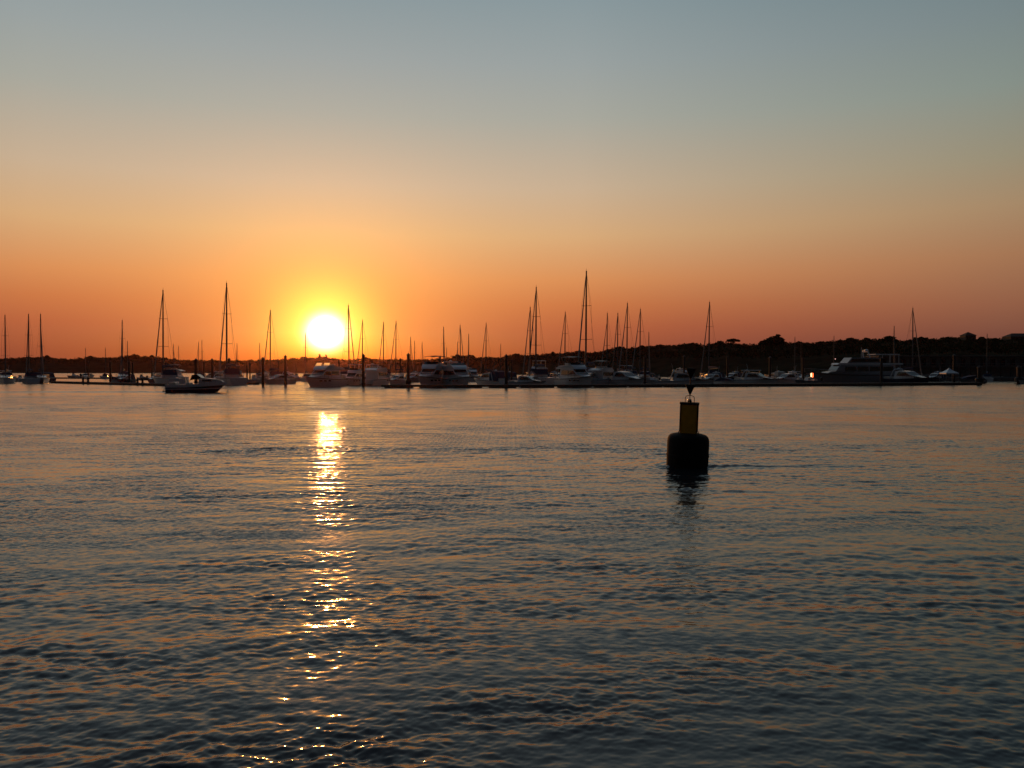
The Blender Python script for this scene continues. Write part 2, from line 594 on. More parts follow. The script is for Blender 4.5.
def build_land():
    pxs = np.linspace(-700, 1800, 320)
    V, nc = [], 9
    for px in pxs:
        fd, rd, tz = foot_d(px), ridge_d(px), top_z(px) - 1.9 - 0.6 * math.sin(px * 0.11)
        for j, (u, k) in enumerate(((-0.25, -1.5), (-0.02, 0.2), (0.12, 0.22), (0.35, 0.5), (0.6, 0.74), (0.85, 0.93), (1.0, 1.0), (1.6, 1.02), (3.5, 0.8))):
            D = fd + (rd - fd) * u
            z = k if j < 2 else tz * k
            if j == 0:
                z = -1.5
            q = at(px, D)
            V.append((q.x, q.y, z + (random.uniform(-0.4, 0.4) if 2 <= j <= 6 else 0)))
    V = np.array(V)
    i = (np.arange(len(pxs) - 1)[:, None] * nc + np.arange(nc - 1)[None, :]).ravel()
    Fq = np.stack([i, i + nc, i + nc + 1, i + 1], 1)
    o = mesh_np("hills", V, Fq, mat("scrub_hillside", (0.035, 0.032, 0.02), 0.95, noise=0.4, nscale=0.15, spec=0.0))
    tag(o, "low dark hills behind the marina", "hills", kind="structure")


build_land()


def leaf_cloud(centres, radii, n, size, flat=1.0):
    """Many leaf-sized quads through the volume of a few lumps."""
    centres, radii = np.array(centres, float), np.array(radii, float)
    pick = rng.choice(len(centres), n, p=radii ** 2 / (radii ** 2).sum())
    d = rng.normal(size=(n, 3))
    d /= np.linalg.norm(d, axis=1)[:, None]
    r = radii[pick] * rng.uniform(0.45, 1.05, n)
    c = centres[pick] + d * r[:, None] * np.array([1, 1, flat])
    a = rng.normal(size=(n, 3))
    a /= np.linalg.norm(a, axis=1)[:, None]
    b = np.cross(a, rng.normal(size=(n, 3)))
    b /= np.linalg.norm(b, axis=1)[:, None]
    s = (size * rng.uniform(0.6, 1.4, n))[:, None]
    V = np.stack([c - a * s, c + b * s * 0.7, c + a * s, c - b * s * 0.7], 1).reshape(-1, 3)
    return V


def build_woodland():
    Vs = []
    for px in np.arange(-80, 1110, 3.2):
        for u in (0.3, 0.55, 0.8, 0.97, 1.0):
            if px < 420 and u < 0.5:
                continue
            x = px + random.uniform(-2, 2)
            D = foot_d(x) + (ridge_d(x) - foot_d(x)) * u
            tz = top_z(x)
            z = tz * (0.5 + 0.5 * u) - random.uniform(1.3, 2.2)
            q = at(x, D)
            w = 3.2 * D / F * 1.3
            cs = [(q.x + random.uniform(-w, w), q.y + random.uniform(-4, 4), z + random.uniform(-0.8, 0.4)) for _ in range(3)]
            Vs.append(leaf_cloud(cs, [random.uniform(1.3, 2.1) for _ in cs], 110 if u > 0.7 else 50, 0.42, 0.7))
    V = np.concatenate(Vs)
    Fq = np.arange(len(V)).reshape(-1, 4)
    o = mesh_np("woodland", V, Fq, M["leaf"], smooth=False)
    tag(o, "dark unbroken mass of scrub and trees covering the shore behind the marina", "woodland", kind="stuff")


build_woodland()

tree_protos = {}


def tree_proto(kind):
    """Crown and trunk for a tree ten metres tall standing at the origin."""
    if kind in tree_protos:
        return copy_tree(tree_protos[kind])
    root = empty("pine_tree" if kind in ("umbrella", "pointed") else "broadleaf_tree")
    tk = MB()
    if kind == "umbrella":
        cs = [(x, y, 8.6 + random.uniform(-0.3, 0.5)) for x, y in ((-3, 0), (-1.4, 1), (0, -1), (1.6, 0.8), (3.1, 0.2), (0.5, 2), (-0.6, -2))]
        rs, fl, n = [1.5, 1.8, 1.9, 1.7, 1.4, 1.4, 1.5], 0.6, 900
        tk.tube([(0, 0, -4), (0.15, 0, 3), (0, 0.1, 6.5), (0, 0, 8.4)], [0.42, 0.36, 0.3, 0.2], 8)
        for x, y, z in cs:
            tk.tube([(0, 0, 6.4), (x * 0.5, y * 0.5, 7.6), (x, y, z)], [0.2, 0.14, 0.06], 5)
    elif kind == "pointed":
        cs = [(-3.6, 0, 6.3), (-2.4, 0.8, 6.9), (-1.2, -0.5, 7.3), (0, 0.5, 8.0), (1.0, 0, 8.8), (1.7, 0.2, 9.5), (2.1, 0, 7.8), (3.2, 0.3, 6.4), (0.8, 0, 6.3)]
        rs, fl, n = [1.3, 1.4, 1.5, 1.4, 1.1, 0.6, 1.3, 1.3, 2.2], 0.9, 2200
        tk.tube([(0, 0, -4), (0.2, 0, 4), (0.8, 0, 7), (1.5, 0, 9.2)], [0.45, 0.38, 0.25, 0.08], 8)
        for x, y, z in cs:
            tk.tube([(0.4, 0, 5), (x, y, z)], [0.16, 0.06], 5)
    elif kind == "spire":
        cs = [(random.uniform(-0.2, 0.2), random.uniform(-0.2, 0.2), z) for z in (3, 4.2, 5.4, 6.6, 7.8, 8.9, 9.6)]
        rs, fl, n = [1.5, 1.5, 1.4, 1.2, 0.9, 0.6, 0.35], 0.9, 700
        tk.tube([(0, 0, -4), (0, 0, 5), (0, 0, 9.6)], [0.3, 0.2, 0.05], 8)
    else:
        k = {"round": 1, "wide": 2, "ragged": 3}[kind]
        r2 = random.Random(k * 31)
        cs, rs = [], []
        for i in range(9 + k):
            a, q = r2.uniform(0, 6.28), r2.uniform(0, 2.6 + 0.7 * (k == 2))
            cs.append((q * math.cos(a), q * math.sin(a), 7.6 - q * 0.45 + r2.uniform(-0.9, 0.8)))
            rs.append(r2.uniform(1.0, 1.8))
        fl, n = 0.85, 1700
        tk.tube([(0, 0, -4), (0.1, 0, 2), (0, 0.1, 5), (0, 0, 7)], [0.45, 0.36, 0.25, 0.1], 8)
        for x, y, z in cs[:7]:
            tk.tube([(0, 0, 4.4), (x * 0.6, y * 0.6, z - 1), (x, y, z)], [0.18, 0.12, 0.05], 5)
    V = leaf_cloud(cs, rs, n, 0.42, fl)
    cr = mesh_np("crown", V, np.arange(len(V)).reshape(-1, 4), M["leaf2"] if kind in ("umbrella", "pointed", "spire") else M["leaf"], smooth=False)
    cr.parent = root
    tk.build("trunk", M["bark"], root, smooth=True)
    tree_protos[kind] = root
    return root


# px, top y, half-visible kind, label, scale in metres of height
TREES = [
    (28, 355.8, "wide", 9, "low spreading far-shore tree between the three bare masts at the photo's left edge"),
    (47, 354.5, "round", 10, "rounded far-shore tree above the two amber boat lamps"),
    (92, 354.8, "wide", 9, "wide low tree above the small boats at the back dock"),
    (134, 353.0, "ragged", 10, "knobbly far-shore tree beside the paired slim masts left of the speedboat"),
    (152, 354.5, "round", 9, "rounded far-shore tree left of the tall mast above the speedboat stern"),
    (303, 355.5, "wide", 10, "dome-topped tree on the skyline just below and left of the setting sun"),
    (319.5, 354.0, "spire", 9, "narrow spiky skyline tree under the sun, left one of a pair"),
    (326, 354.6, "spire", 9, "narrow spiky skyline tree under the sun, right one of a pair"),
    (366, 356.4, "round", 9, "small rounded tree behind the thick pile right of the sun"),
    (457, 353.6, "round", 10, "rounded tree on the step where the skyline first rises right of the sun"),
    (470, 353.6, "wide", 10, "broad flat tree behind the twin white flybridge yachts"),
    (515, 352.2, "wide", 10, "broad dark tree at the skyline just right of the pile between two white cruisers"),
    (553, 351.0, "round", 9, "rounded tree on the skyline left of the tallest mast"),
    (580, 349.2, "ragged", 9, "uneven tree directly behind the tallest mast"),
    (618, 345.2, "wide", 10, "domed tree on the skyline among the four close masts right of the tallest mast"),
    (642, 344.6, "round", 9, "rounded tree behind the last of the close masts, left of the buoy"),
    (662, 343.2, "wide", 9, "wide tree on the skyline up and left of the buoy's topmark"),
    (691, 341.4, "wide", 9, "wide low tree on the skyline above the buoy's topmark"),
    (720, 340.0, "round", 9, "small rounded tree just left of the flat-topped pine"),
    (733, 338.6, "umbrella", 8, "flat-topped umbrella pine with a chink of sky under its crown"),
    (773, 334.6, "pointed", 15, "dark tree with a lopsided pointed crown, sharpest peak on the skyline"),
    (797, 340.0, "ragged", 9, "ragged tree in the dip right of the pointed tree"),
    (818, 340.2, "wide", 9, "low wide tree on the skyline above the lit white and red lamps"),
    (848, 336.0, "wide", 11, "big domed tree on the skyline above the large three-deck yacht's bow"),
    (866, 336.8, "round", 9, "rounded tree between two bigger domes above the large three-deck yacht"),
    (886, 334.2, "wide", 11, "broad domed tree with a steep edge behind a thin mast"),
    (923, 335.0, "wide", 11, "domed tree on the skyline right of the mast with a right-hand stay"),
    (946, 335.6, "ragged", 9, "uneven tree on the skyline above the white tent"),
    (981, 336.0, "round", 8, "small round tree right of the peaked house roof"),
    (993, 336.6, "wide", 8, "low tree between the peaked house and the long-roofed house"),
]
for px, ty, kind, hm, lab in TREES:
    D = ridge_d(px) - 6
    o = tree_proto(kind)
    tz = CAM_H + (HOR - ty) / F * D
    q = at(px, D)
    s = hm / 10 * (1.25 if D > 600 else 1.0)
    o.location = (q.x, q.y, tz - 10.0 * s)
    wd = 1.55 if kind in ('wide', 'round') and D < 520 else 1.15
    o.scale = (s * wd, s * wd, s)
    o.rotation_euler = (0, 0, 0 if kind in ("pointed", "umbrella") else random.uniform(0, 6.28))
    tag(o, lab, "tree", "trees on the skyline")


# houses on the hill
def house(px, D, ytop, w, d, hw, hr, label, ridge=0.0, rz=0.0):
    q = at(px, D)
    zt = CAM_H + (HOR - ytop) / F * D
    root = empty("hillside_house", (q.x, q.y, zt - hr - hw), rz, label, "house", "houses on the hill")
    MB().box(-w / 2, w / 2, -d / 2, d / 2, -4, hw).build("wall", M["wall"], root)
    e = 0.45
    rf = MB()
    a = [(-w / 2 - e, -d / 2 - e, hw + 0.01), (w / 2 + e, -d / 2 - e, hw + 0.01), (w / 2 + e, d / 2 + e, hw + 0.01), (-w / 2 - e, d / 2 + e, hw + 0.01), (-ridge / 2 - 0.01, 0, hw + hr), (ridge / 2 + 0.01, 0, hw + hr)]
    rf.add(a, [(0, 1, 5, 4), (1, 2, 5), (2, 3, 4, 5), (3, 0, 4), (3, 2, 1, 0)])
    rf.build("roof", M["tile"], root)
    for k in (-1, 1):
        wdw = MB().box(k * w * 0.25 - 0.5, k * w * 0.25 + 0.5, -d / 2 - 0.03, -d / 2 + 0.05, hw - 1.9, hw - 0.6).build("window", M["glass"], root)
        MB().box(k * w * 0.25 - 0.6, k * w * 0.25 + 0.6, -d / 2 - 0.1, -d / 2 + 0.05, hw - 2.02, hw - 1.9).build("sill", M["wall"], wdw)


house(967.5, 400, 332.0, 5.2, 5.2, 3.2, 1.9, "small house with a pointed pyramid roof peaking above the trees")
house(1019, 395, 333.4, 13, 7, 3.2, 1.8, "long low roofed house on the hill at the photo's right edge", ridge=8)

# waterfront building and quay wall on the far right
D0 = 236.0
xa, xb = at(884, D0).x, at(1075, D0).x
MB().box(xa - 6, xb + 30, D0 - 3, D0 + 30, -1.5, 1.1, 0.1).build("quay", M["stone"])
tag(bpy.data.objects["quay"], "low stone quay under the waterfront building", "quay", kind="structure")
root = empty("waterfront_building", ((xa + xb) / 2, D0 + 5, 1.1), 0, "long low waterfront building with a railed upper gallery behind the tent", "building")
LW = xb - xa
MB().box(-LW / 2, LW / 2, -1.5, 6, 0, 6.1).build("wall", M["stone"], root)
MB().box(-LW / 2 - 0.5, LW / 2 + 0.5, -2.6, 6.4, 6.12, 6.45, 0.05).build("roof", M["stone"], root)
MB().box(-LW / 2, LW / 2, -3.2, -1.52, 2.9, 3.15).build("gallery_floor", M["stone"], root)
n = 19
for i in range(n):
    x = -LW / 2 + LW * (i + 0.5) / n
    w_ = MB().box(x - 0.75, x + 0.75, -1.54, -1.44, 3.5, 5.4).build("window", M["glass"], root)
    MB().box(x - 0.85, x + 0.85, -1.6, -1.54, 3.38, 3.5).build("sill", M["stone"], w_)
for i in range(n + 1):
    x = -LW / 2 + LW * i / n
    MB().box(x - 0.09, x + 0.09, -3.1, -2.92, 0, 6.1).build("column", M["wall"], root)
rl = MB()
rl.tube([(-LW / 2, -3.0, 4.05), (LW / 2, -3.0, 4.05)], 0.04, 5)
for i in range(n * 5):
    x = -LW / 2 + LW * (i + 0.5) / (n * 5)
    rl.tube([(x, -3.0, 3.15), (x, -3.0, 4.05)], 0.018, 4)
rl.build("railing", M["steel"], root)


# ------------------------------------------------------------------ boats
def hull_mb(L, B, H, rake=0.16, sheer=0.35, draft=0.45, fine=2.2, tr=0.85):
    """x forward, z up from the waterline; returns the shell, and the deck edge line."""
    ns = 13
    rings, edge = [], []
    for i in range(ns):
        t = i / (ns - 1)
        b = B / 2 * (tr + (1 - tr) * min(1, t / 0.4)) * (1 - max(0, (t - 0.38) / 0.62) ** fine * 0.985)
        zs = H * (1 + sheer * t ** 2.2)
        zk = -draft + max(0, t - 0.6) / 0.4 * draft * 1.25
        row = []
        for k, zf in ((1, zs), (0.97, zs * 0.55), (0.80, 0.02), (0.0, zk)):
            f = max(0, (t - 0.5) / 0.5)
            kk = k if k == 1 or k == 0 else k * (1 - 0.45 * f)
            xr = -L / 2 + t * L - t * t * rake * L * (1 - (zf + draft) / (zs + draft))
            row.append((xr, b * kk, zf))
        rings.append(row + [(x, -y, z) for x, y, z in row[-2::-1]])
        edge.append(row[0])
    m_ = MB()
    m_.rings(rings, cap=True, closed=True)
    return m_, edge


def edge_tube(edge, dz, out, r):
    mb = MB()
    a = [(x, y + out, z + dz) for x, y, z in edge]
    b = [(x, -y - out, z + dz) for x, y, z in edge][::-1]
    mb.tube(a + b[1:], r, 6)
    return mb


def rail_mb(edge, h, i0, every=1):
    mb = MB()
    for s in (1, -1):
        pts = [(x - 0.1, s * max(0.02, y - 0.08), z + h) for x, y, z in edge[i0:]]
        mb.tube(pts, 0.028, 5)
        mb.tube([(x, y, z - h * 0.45) for x, y, z in pts], 0.012, 4)
        for p in pts[::every]:
            mb.tube([(p[0], p[1], p[2] - h), p], 0.02, 5)
    return mb


def bimini(root, x0, x1, w, zd, z, canvas="canvas"):
    """Canvas sunshade on a bent tube frame."""
    prof, n = [], 7
    for i in range(n):
        u = i / (n - 1)
        prof.append((x0 + (x1 - x0) * u, z + 0.14 * math.sin(math.pi * u)))
    rings = []
    for x, zz in prof:
        rings.append([(x, y * w, zz + 0.1 * (1 - y * y)) for y in (-1, -0.6, 0, 0.6, 1)] + [(x, y * w, zz + 0.1 * (1 - y * y) - 0.05) for y in (1, 0.6, 0, -0.6, -1)])
    b = MB().rings(rings).build("bimini_top", M[canvas], root, smooth=True)
    fr = MB()
    for x in (x0 + 0.05, x1 - 0.05):
        m_ = (x0 + x1) / 2
        fr.tube([(m_, -w, zd), (x, -w * 0.97, z + 0.02), (x, 0, z + 0.09), (x, w * 0.97, z + 0.02), (m_, w, zd)], 0.025, 5)
    fr.build("bimini_frame", M["steel"], b)


def fit(span, py, L, way, D, B=None):
    """Bearing and heading of a moored boat from the stretch of the shore it covers; way: bow L or R, then T towards us or A away."""
    x0, x1 = span
    px = (x0 + x1) / 2
    az_ = math.atan((px - 512) / F)
    D = D or dist_at(py)
    w = (x1 - x0) * D / F * math.cos(az_)
    B = B or L * 0.32
    t = 0.0
    while t < R(86) and L * math.cos(t) + 0.42 * B * math.sin(t) > w:
        t += R(1)
    head = {"RA": t, "RT": -t, "LA": math.pi - t, "LT": math.pi + t}[way] - az_
    return px, D, math.degrees(head)


def cruiser(label, px, py, L, head, group, B=None, H=None, hullm="gel", arch=True, canvas=None, hard=False, s=1.0, D=None, name="motor_cruiser"):
    """Sport cruiser: long foredeck, raked windscreen, low cabin, open cockpit."""
    px, D, head = fit(px, py, L, head, D)
    root = empty(name, at(px, D), R(head), label, "motorboat", group, s)
    B, H = B or L * 0.32, H or L * 0.105
    hb, edge = hull_mb(L, B, H)
    hb.build("hull", M[hullm], root, smooth=True)
    edge_tube(edge, -0.1, 0.01, 0.05).build("rubbing_strake", M["boot"], root)
    h = L * 0.095
    z0 = H * 0.95
    wf = lambda x, z: max(0.08, (B / 2 - 0.28 - 0.16 * (z - z0)) * (1 - max(0, (x / L + 0.02) / 0.42) ** 2 * 0.75))
    prof = [(L * -0.22, z0), (L * 0.40, z0 + 0.1), (L * 0.36, z0 + h * 0.35), (L * 0.16, z0 + h * 0.75), (L * 0.04, z0 + h * 1.55), (L * -0.12, z0 + h * 1.7), (L * -0.2, z0 + h * 1.55)]
    cb = MB().prism(prof, wf).build("cabin", M["cream" if hullm == "cream" else "gel"], root)
    for sd in (-1, 1):
        MB().pane([(L * -0.17, z0 + h * 0.72), (L * 0.12, z0 + h * 0.72), (L * 0.03, z0 + h * 1.32), (L * -0.13, z0 + h * 1.42)], wf, sd).build("window", M["glass"], cb)
        MB().pane([(L * 0.2, z0 + h * 0.22), (L * 0.31, z0 + h * 0.24), (L * 0.29, z0 + h * 0.42), (L * 0.2, z0 + h * 0.5)], wf, sd).build("porthole", M["glass"], cb)
    MB().front((L * 0.15, z0 + h * 0.80), (L * 0.05, z0 + h * 1.5), wf).build("windscreen", M["glass"], cb)
    MB().box(L * -0.46, L * -0.3, -B * 0.36, B * 0.36, z0 - 0.05, z0 + h * 0.5, 0.05).build("stern_seat", M["cream"], root)
    rail_mb(edge, 0.55, 6, 1).build("guard_rail", M["steel"], root)
    if arch:
        a = [(L * -0.3, -B * 0.44, z0), (L * -0.24, -B * 0.41, z0 + h * 1.6), (L * -0.22, -B * 0.32, z0 + h * 2.0), (L * -0.22, B * 0.32, z0 + h * 2.0), (L * -0.24, B * 0.41, z0 + h * 1.6), (L * -0.3, B * 0.44, z0)]
        ar = MB().tube(a, 0.1, 6).build("radar_arch", M["gel"], root)
        MB().lathe([(0.02, z0 + h * 2.0), (0.28, z0 + h * 2.05), (0.28, z0 + h * 2.05 + 0.2), (0.05, z0 + h * 2.05 + 0.26)], 12, (L * -0.22, 0)).build("radar_dome", M["gel"], ar)
        MB().tube([(L * -0.22, B * 0.2, z0 + h * 2), (L * -0.26, B * 0.2, z0 + h * 2 + 1.6)], 0.02, 4).build("aerial", M["gel"], ar)
    if hard:
        MB().box(L * -0.3, L * 0.05, -B * 0.38, B * 0.38, z0 + h * 2.1, z0 + h * 2.1 + 0.12, 0.05).build("hardtop", M["gel"], root)
        for sx in (L * -0.28, L * 0.02):
            for sd in (-1, 1):
                MB().tube([(sx, sd * B * 0.35, z0 + h * 1.2), (sx, sd * B * 0.35, z0 + h * 2.1)], 0.04, 5).build("post", M["steel"], root)
    if canvas:
        prof = [(L * -0.45, z0), (L * -0.19, z0), (L * -0.19, z0 + h * 1.6), (L * -0.24, z0 + h * 2.1), (L * -0.38, z0 + h * 1.9)]
        MB().prism(prof, lambda x, z: B / 2 - 0.15 - 0.2 * max(0, z - z0 - h)).build("cockpit_canopy", M[canvas], root)
    return root


def flybridge(label, px, py, L, head, group, hullm="gel", top="bimini", canvas="canvas", screens=False, s=1.0, D=None, tall=1.0, upper=True):
    """Two-level motor yacht with saloon windows, flybridge coaming and sunshade."""
    px, D, head = fit(px, py, L, head, D)
    root = empty("flybridge_yacht", at(px, D), R(head), label, "motor yacht", group, s)
    B, H = L * 0.31, L * 0.115
    hb, edge = hull_mb(L, B, H, sheer=0.45)
    hb.build("hull", M[hullm], root, smooth=True)
    edge_tube(edge, -0.12, 0.01, 0.055).build("rubbing_strake", M["boot"], root)
    for sd in (-1, 1):
        for xx in (0.02, 0.12, 0.21):
            wv = lambda x, z: B / 2 * (1 - max(0, ((x / L + 0.5) - 0.38) / 0.62) ** 2.2) * 0.985
            MB().pane([(L * xx, H * 0.72), (L * (xx + 0.05), H * 0.74), (L * (xx + 0.05), H * 0.9), (L * xx, H * 0.88)], wv, sd, 0.02, 0.06).build("porthole", M["glass"], root)
    z0, h = H * 0.97, L * 0.105 * tall
    wf = lambda x, z: max(0.08, (B / 2 - 0.25 - 0.14 * (z - z0)) * (1 - max(0, (x / L - 0.02) / 0.36) ** 2 * 0.7))
    sal = [(L * -0.3, z0), (L * 0.38, z0 + 0.12), (L * 0.33, z0 + h * 0.45), (L * 0.2, z0 + h * 0.65), (L * 0.08, z0 + h * 1.45), (L * -0.3, z0 + h * 1.45)]
    cb = MB().prism(sal, wf).build("saloon", M["gel"], root)
    for sd in (-1, 1):
        MB().pane([(L * -0.26, z0 + h * 0.65), (L * -0.05, z0 + h * 0.65), (L * -0.05, z0 + h * 1.25), (L * -0.26, z0 + h * 1.25)], wf, sd).build("window", M["glass"], cb)
        MB().pane([(L * -0.035, z0 + h * 0.65), (L * 0.165, z0 + h * 0.72), (L * 0.09, z0 + h * 1.25), (L * -0.035, z0 + h * 1.25)], wf, sd).build("window", M["glass"], cb)
    MB().front((L * 0.195, z0 + h * 0.71), (L * 0.085, z0 + h * 1.4), wf).build("windscreen", M["glass"], cb)
    z1 = z0 + h * 1.46
    wf2 = lambda x, z: max(0.1, (B / 2 - 0.2 - 0.1 * (z - z1)) * (1 - max(0, (x / L + 0.02) / 0.2) ** 2 * 0.45))
    if upper:
        cm = [(L * -0.4, z1), (L * 0.13, z1), (L * 0.1, z1 + h * 0.3), (L * 0.03, z1 + h * 0.62), (L * -0.3, z1 + h * 0.5), (L * -0.4, z1 + h * 0.2)]
        fb = MB().prism(cm, wf2).build("flybridge", M["gel"], root)
        if screens:
            for y0, y1 in ((-0.42, -0.06), (0.06, 0.42)):
                zz = z1 + h * 0.62
                q = MB().add([(L * 0.03, y0 * B, zz), (L * 0.03, y1 * B, zz), (L * 0.0, y1 * B * 0.94, zz + h * 0.42), (L * 0.0, y0 * B * 0.94, zz + h * 0.42)], [(0, 1, 2, 3)])
                sr = q.build("spray_screen", M["vinyl"], fb)
                MB().tube([(L * 0.035, y0 * B, zz), (L * -0.002, y0 * B * 0.94, zz + h * 0.44), (L * -0.002, y1 * B * 0.94, zz + h * 0.44), (L * 0.035, y1 * B, zz)], 0.03, 5).build("screen_frame", M["steel"], sr)
        else:
            MB().front((L * 0.035, z1 + h * 0.62), (L * -0.01, z1 + h * 0.95), wf2, inset=0.25).build("spray_screen", M["glass"], fb)
        MB().box(L * -0.2, L * -0.1, -B * 0.3, B * 0.3, z1 + h * 0.45, z1 + h * 0.85, 0.05).build("helm_seat", M["cream"], fb)
    if top == "bimini":
        bimini(root, L * -0.3, L * 0.0, B * 0.36, z1 + h * 0.5, z1 + h * 1.7, canvas)
    elif top == "hardtop":
        tp = MB().box(L * -0.33, L * 0.03, -B * 0.4, B * 0.4, z1 + h * 1.65, z1 + h * 1.65 + 0.15, 0.06).build("hardtop", M["gel"], root)
        for sx in (L * -0.3, L * 0.0):
            for sd in (-1, 1):
                MB().tube([(sx, sd * B * 0.36, z1 + h * 0.4), (sx, sd * B * 0.36, z1 + h * 1.65)], 0.05, 5).build("post", M["gel"], tp)
    elif top == "arch":
        a = [(L * -0.36, -B * 0.42, z1), (L * -0.28, -B * 0.38, z1 + h * 1.1), (L * -0.28, B * 0.38, z1 + h * 1.1), (L * -0.36, B * 0.42, z1)]
        ar = MB().tube(a, 0.1, 6).build("radar_arch", M["gel"], root)
        MB().lathe([(0.02, z1 + h * 1.1), (0.3, z1 + h * 1.15), (0.3, z1 + h * 1.15 + 0.2), (0.05, z1 + h * 1.15 + 0.27)], 12, (L * -0.28, 0)).build("radar_dome", M["gel"], ar)
    rail_mb(edge, 0.65, 6, 1).build("guard_rail", M["steel"], root)
    MB().box(L * -0.57, L * -0.497, -B * 0.38, B * 0.38, 0.18, 0.3, 0.03).build("swim_platform", M["teak"], root)
    return root


def open_boat(label, px, py, L, head, group, hullm="gel", D=None, console=True, cover=None, outboard=True):
    """Small open boat with an outboard."""
    px, D, head = fit(px, py, L, head, D)
    root = empty("open_boat", at(px, D), R(head), label, "boat", group)
    B, H = L * 0.36, L * 0.11
    hb, edge = hull_mb(L, B, H, draft=0.25)
    hb.build("hull", M[hullm], root, smooth=True)
    edge_tube(edge, 0, 0.0, 0.05).build("gunwale", M["rubber"], root)
    if cover:
        MB().prism([(L * -0.42, H), (L * 0.4, H * 1.25), (L * 0.2, H * 1.9), (L * -0.1, H * 2.2), (L * -0.35, H * 1.6)], lambda x, z: max(0.05, (B / 2 - 0.05) * (1 - max(0, (x / L + 0.1) / 0.52) ** 2.2) - 0.35 * max(0, z - H * 1.2))).build("boat_cover", M[cover], root)
    elif console:
        cs = MB().prism([(L * -0.1, H * 0.9), (L * 0.06, H * 0.9), (L * 0.04, H * 2.0), (L * -0.06, H * 2.1)], lambda x, z: B * 0.2).build("console", M["gel"], root)
        MB().front((L * 0.04, H * 2.05), (L * -0.01, H * 2.7), lambda x, z: B * 0.2, inset=0.02).build("windscreen", M["glass"], cs)
        MB().box(L * -0.32, L * -0.2, -B * 0.25, B * 0.25, H * 0.9, H * 1.6, 0.03).build("seat", M["cream"], root)
    if outboard:
        ob = MB().prism([(L * -0.56, H * 1.1), (L * -0.5, H * 1.1), (L * -0.5, H * 2.0), (L * -0.535, H * 2.15), (L * -0.57, H * 1.9)], lambda x, z: 0.2).build("outboard_motor", M["iron"], root)
        MB().box(L * -0.545, L * -0.515, -0.07, 0.07, -0.5, H * 1.1).build("outboard_leg", M["iron"], ob)
    return root


sail_protos = {}


def sail_proto(kind):
    """Sailboat with a fifteen metre mast; x forward."""
    if kind in sail_protos:
        return copy_tree(sail_protos[kind])
    root = empty("sailboat")
    L, B, H = 11.2, 3.5, 1.05
    hb, edge = hull_mb(L, B, H, rake=0.12, sheer=0.25, tr=0.72, fine=1.9)
    hb.build("hull", M["navy"] if kind == "navy" else M["gel"], root, smooth=True)
    edge_tube(edge, -0.06, 0.0, 0.04).build("toe_rail", M["teak"], root)
    wf = lambda x, z: max(0.1, (1.15 - 0.2 * (z - 1)) * (1 - max(0, (x - 0.5) / 3.6) ** 2 * 0.7))
    cb = MB().prism([(-1.8, 1.0), (3.4, 1.1), (3.0, 1.3), (1.2, 1.55), (-1.4, 1.75), (-1.8, 1.7)], wf).build("cabin", M["gel"], root)
    for sd in (-1, 1):
        MB().pane([(-1.2, 1.28), (1.6, 1.25), (1.3, 1.42), (-1.2, 1.55)], wf, sd).build("window", M["glass"], cb)
    if kind != "navy":
        sh = MB()
        sh.prism([(-2.3, 1.5), (-1.4, 1.6), (-1.55, 2.25), (-2.2, 2.35)], lambda x, z: 1.1 - 0.3 * max(0, z - 1.9)).build("spray_hood", M["canvas"], root)
    mx0, rake = 0.9, 0.25                                  # mast foot, tip set aft
    mtop = (mx0 - rake, 0, 15.0)
    ms = MB().tube([(mx0, 0, 1.4), (mx0 - rake * 0.45, 0, 8), mtop], [0.13, 0.125, 0.085], 8).build("mast", M["alu"], root, smooth=True)
    for zz in ((6.0, 10.4) if kind != "small" else (8.0,)):
        xm = mx0 - rake * (zz - 1.4) / 13.6
        for sd in (-1, 1):
            MB().tube([(xm, 0, zz), (xm - 0.15, sd * 0.8 * (1 if zz < 8 else 0.8), zz + 0.05)], 0.03, 5).build("spreader", M["alu"], ms)
    MB().tube([(mtop[0], 0, 15), (mtop[0], 0, 15.35)], 0.012, 4).tube([(mtop[0] - 0.3, 0, 15.15), (mtop[0] + 0.3, 0, 15.15)], 0.012, 4).build("masthead_vane", M["wire"], ms)
    bo = MB().tube([(mx0 - 0.15, 0, 2.6), (mx0 - 4.9, 0, 2.75)], 0.08, 6).build("boom", M["alu"], root)
    MB().tube([(mx0 - 0.2, 0, 2.85), (mx0 - 1.4, 0, 2.95), (mx0 - 4.7, 0, 2.9)], [0.24, 0.2, 0.1], 7).build("stowed_mainsail", M["canvas"], bo)
    bow = (5.35, 0, 1.35)
    tip = (mtop[0] + 0.1, 0, 14.6 if kind != "small" else 13.2)
    v = Vector(tip) - Vector(bow)
    if kind != "bare":
        MB().tube([bow, Vector(bow) + v * 0.08, Vector(bow) + v * 0.5, Vector(bow) + v * 0.93, tip], [0.03, 0.10, 0.085, 0.05, 0.02], 7).build("furled_headsail", M["sail"], root, smooth=True)
    else:
        MB().tube([bow, tip], 0.018, 4).build("forestay", M["wire"], root)
    MB().tube([(-5.4, 0, 1.1), mtop], 0.016, 4).build("backstay", M["wire"], root)
    for sd in (-1, 1):
        zz = [6.0, 10.4] if kind != "small" else [8.0]
        pts = [(mx0 - 0.3, sd * 1.5, 1.2)] + [(mx0 - rake * (z - 1.4) / 13.6 - 0.15, sd * 0.8 * (1 if z < 8 else 0.8), z + 0.05) for z in zz] + [mtop]
        MB().tube(pts, 0.013, 4).build("shroud", M["wire"], root)
    rail_mb(edge, 0.6, 2, 2).build("guard_rail", M["steel"], root)
    sail_protos[kind] = root
    return root


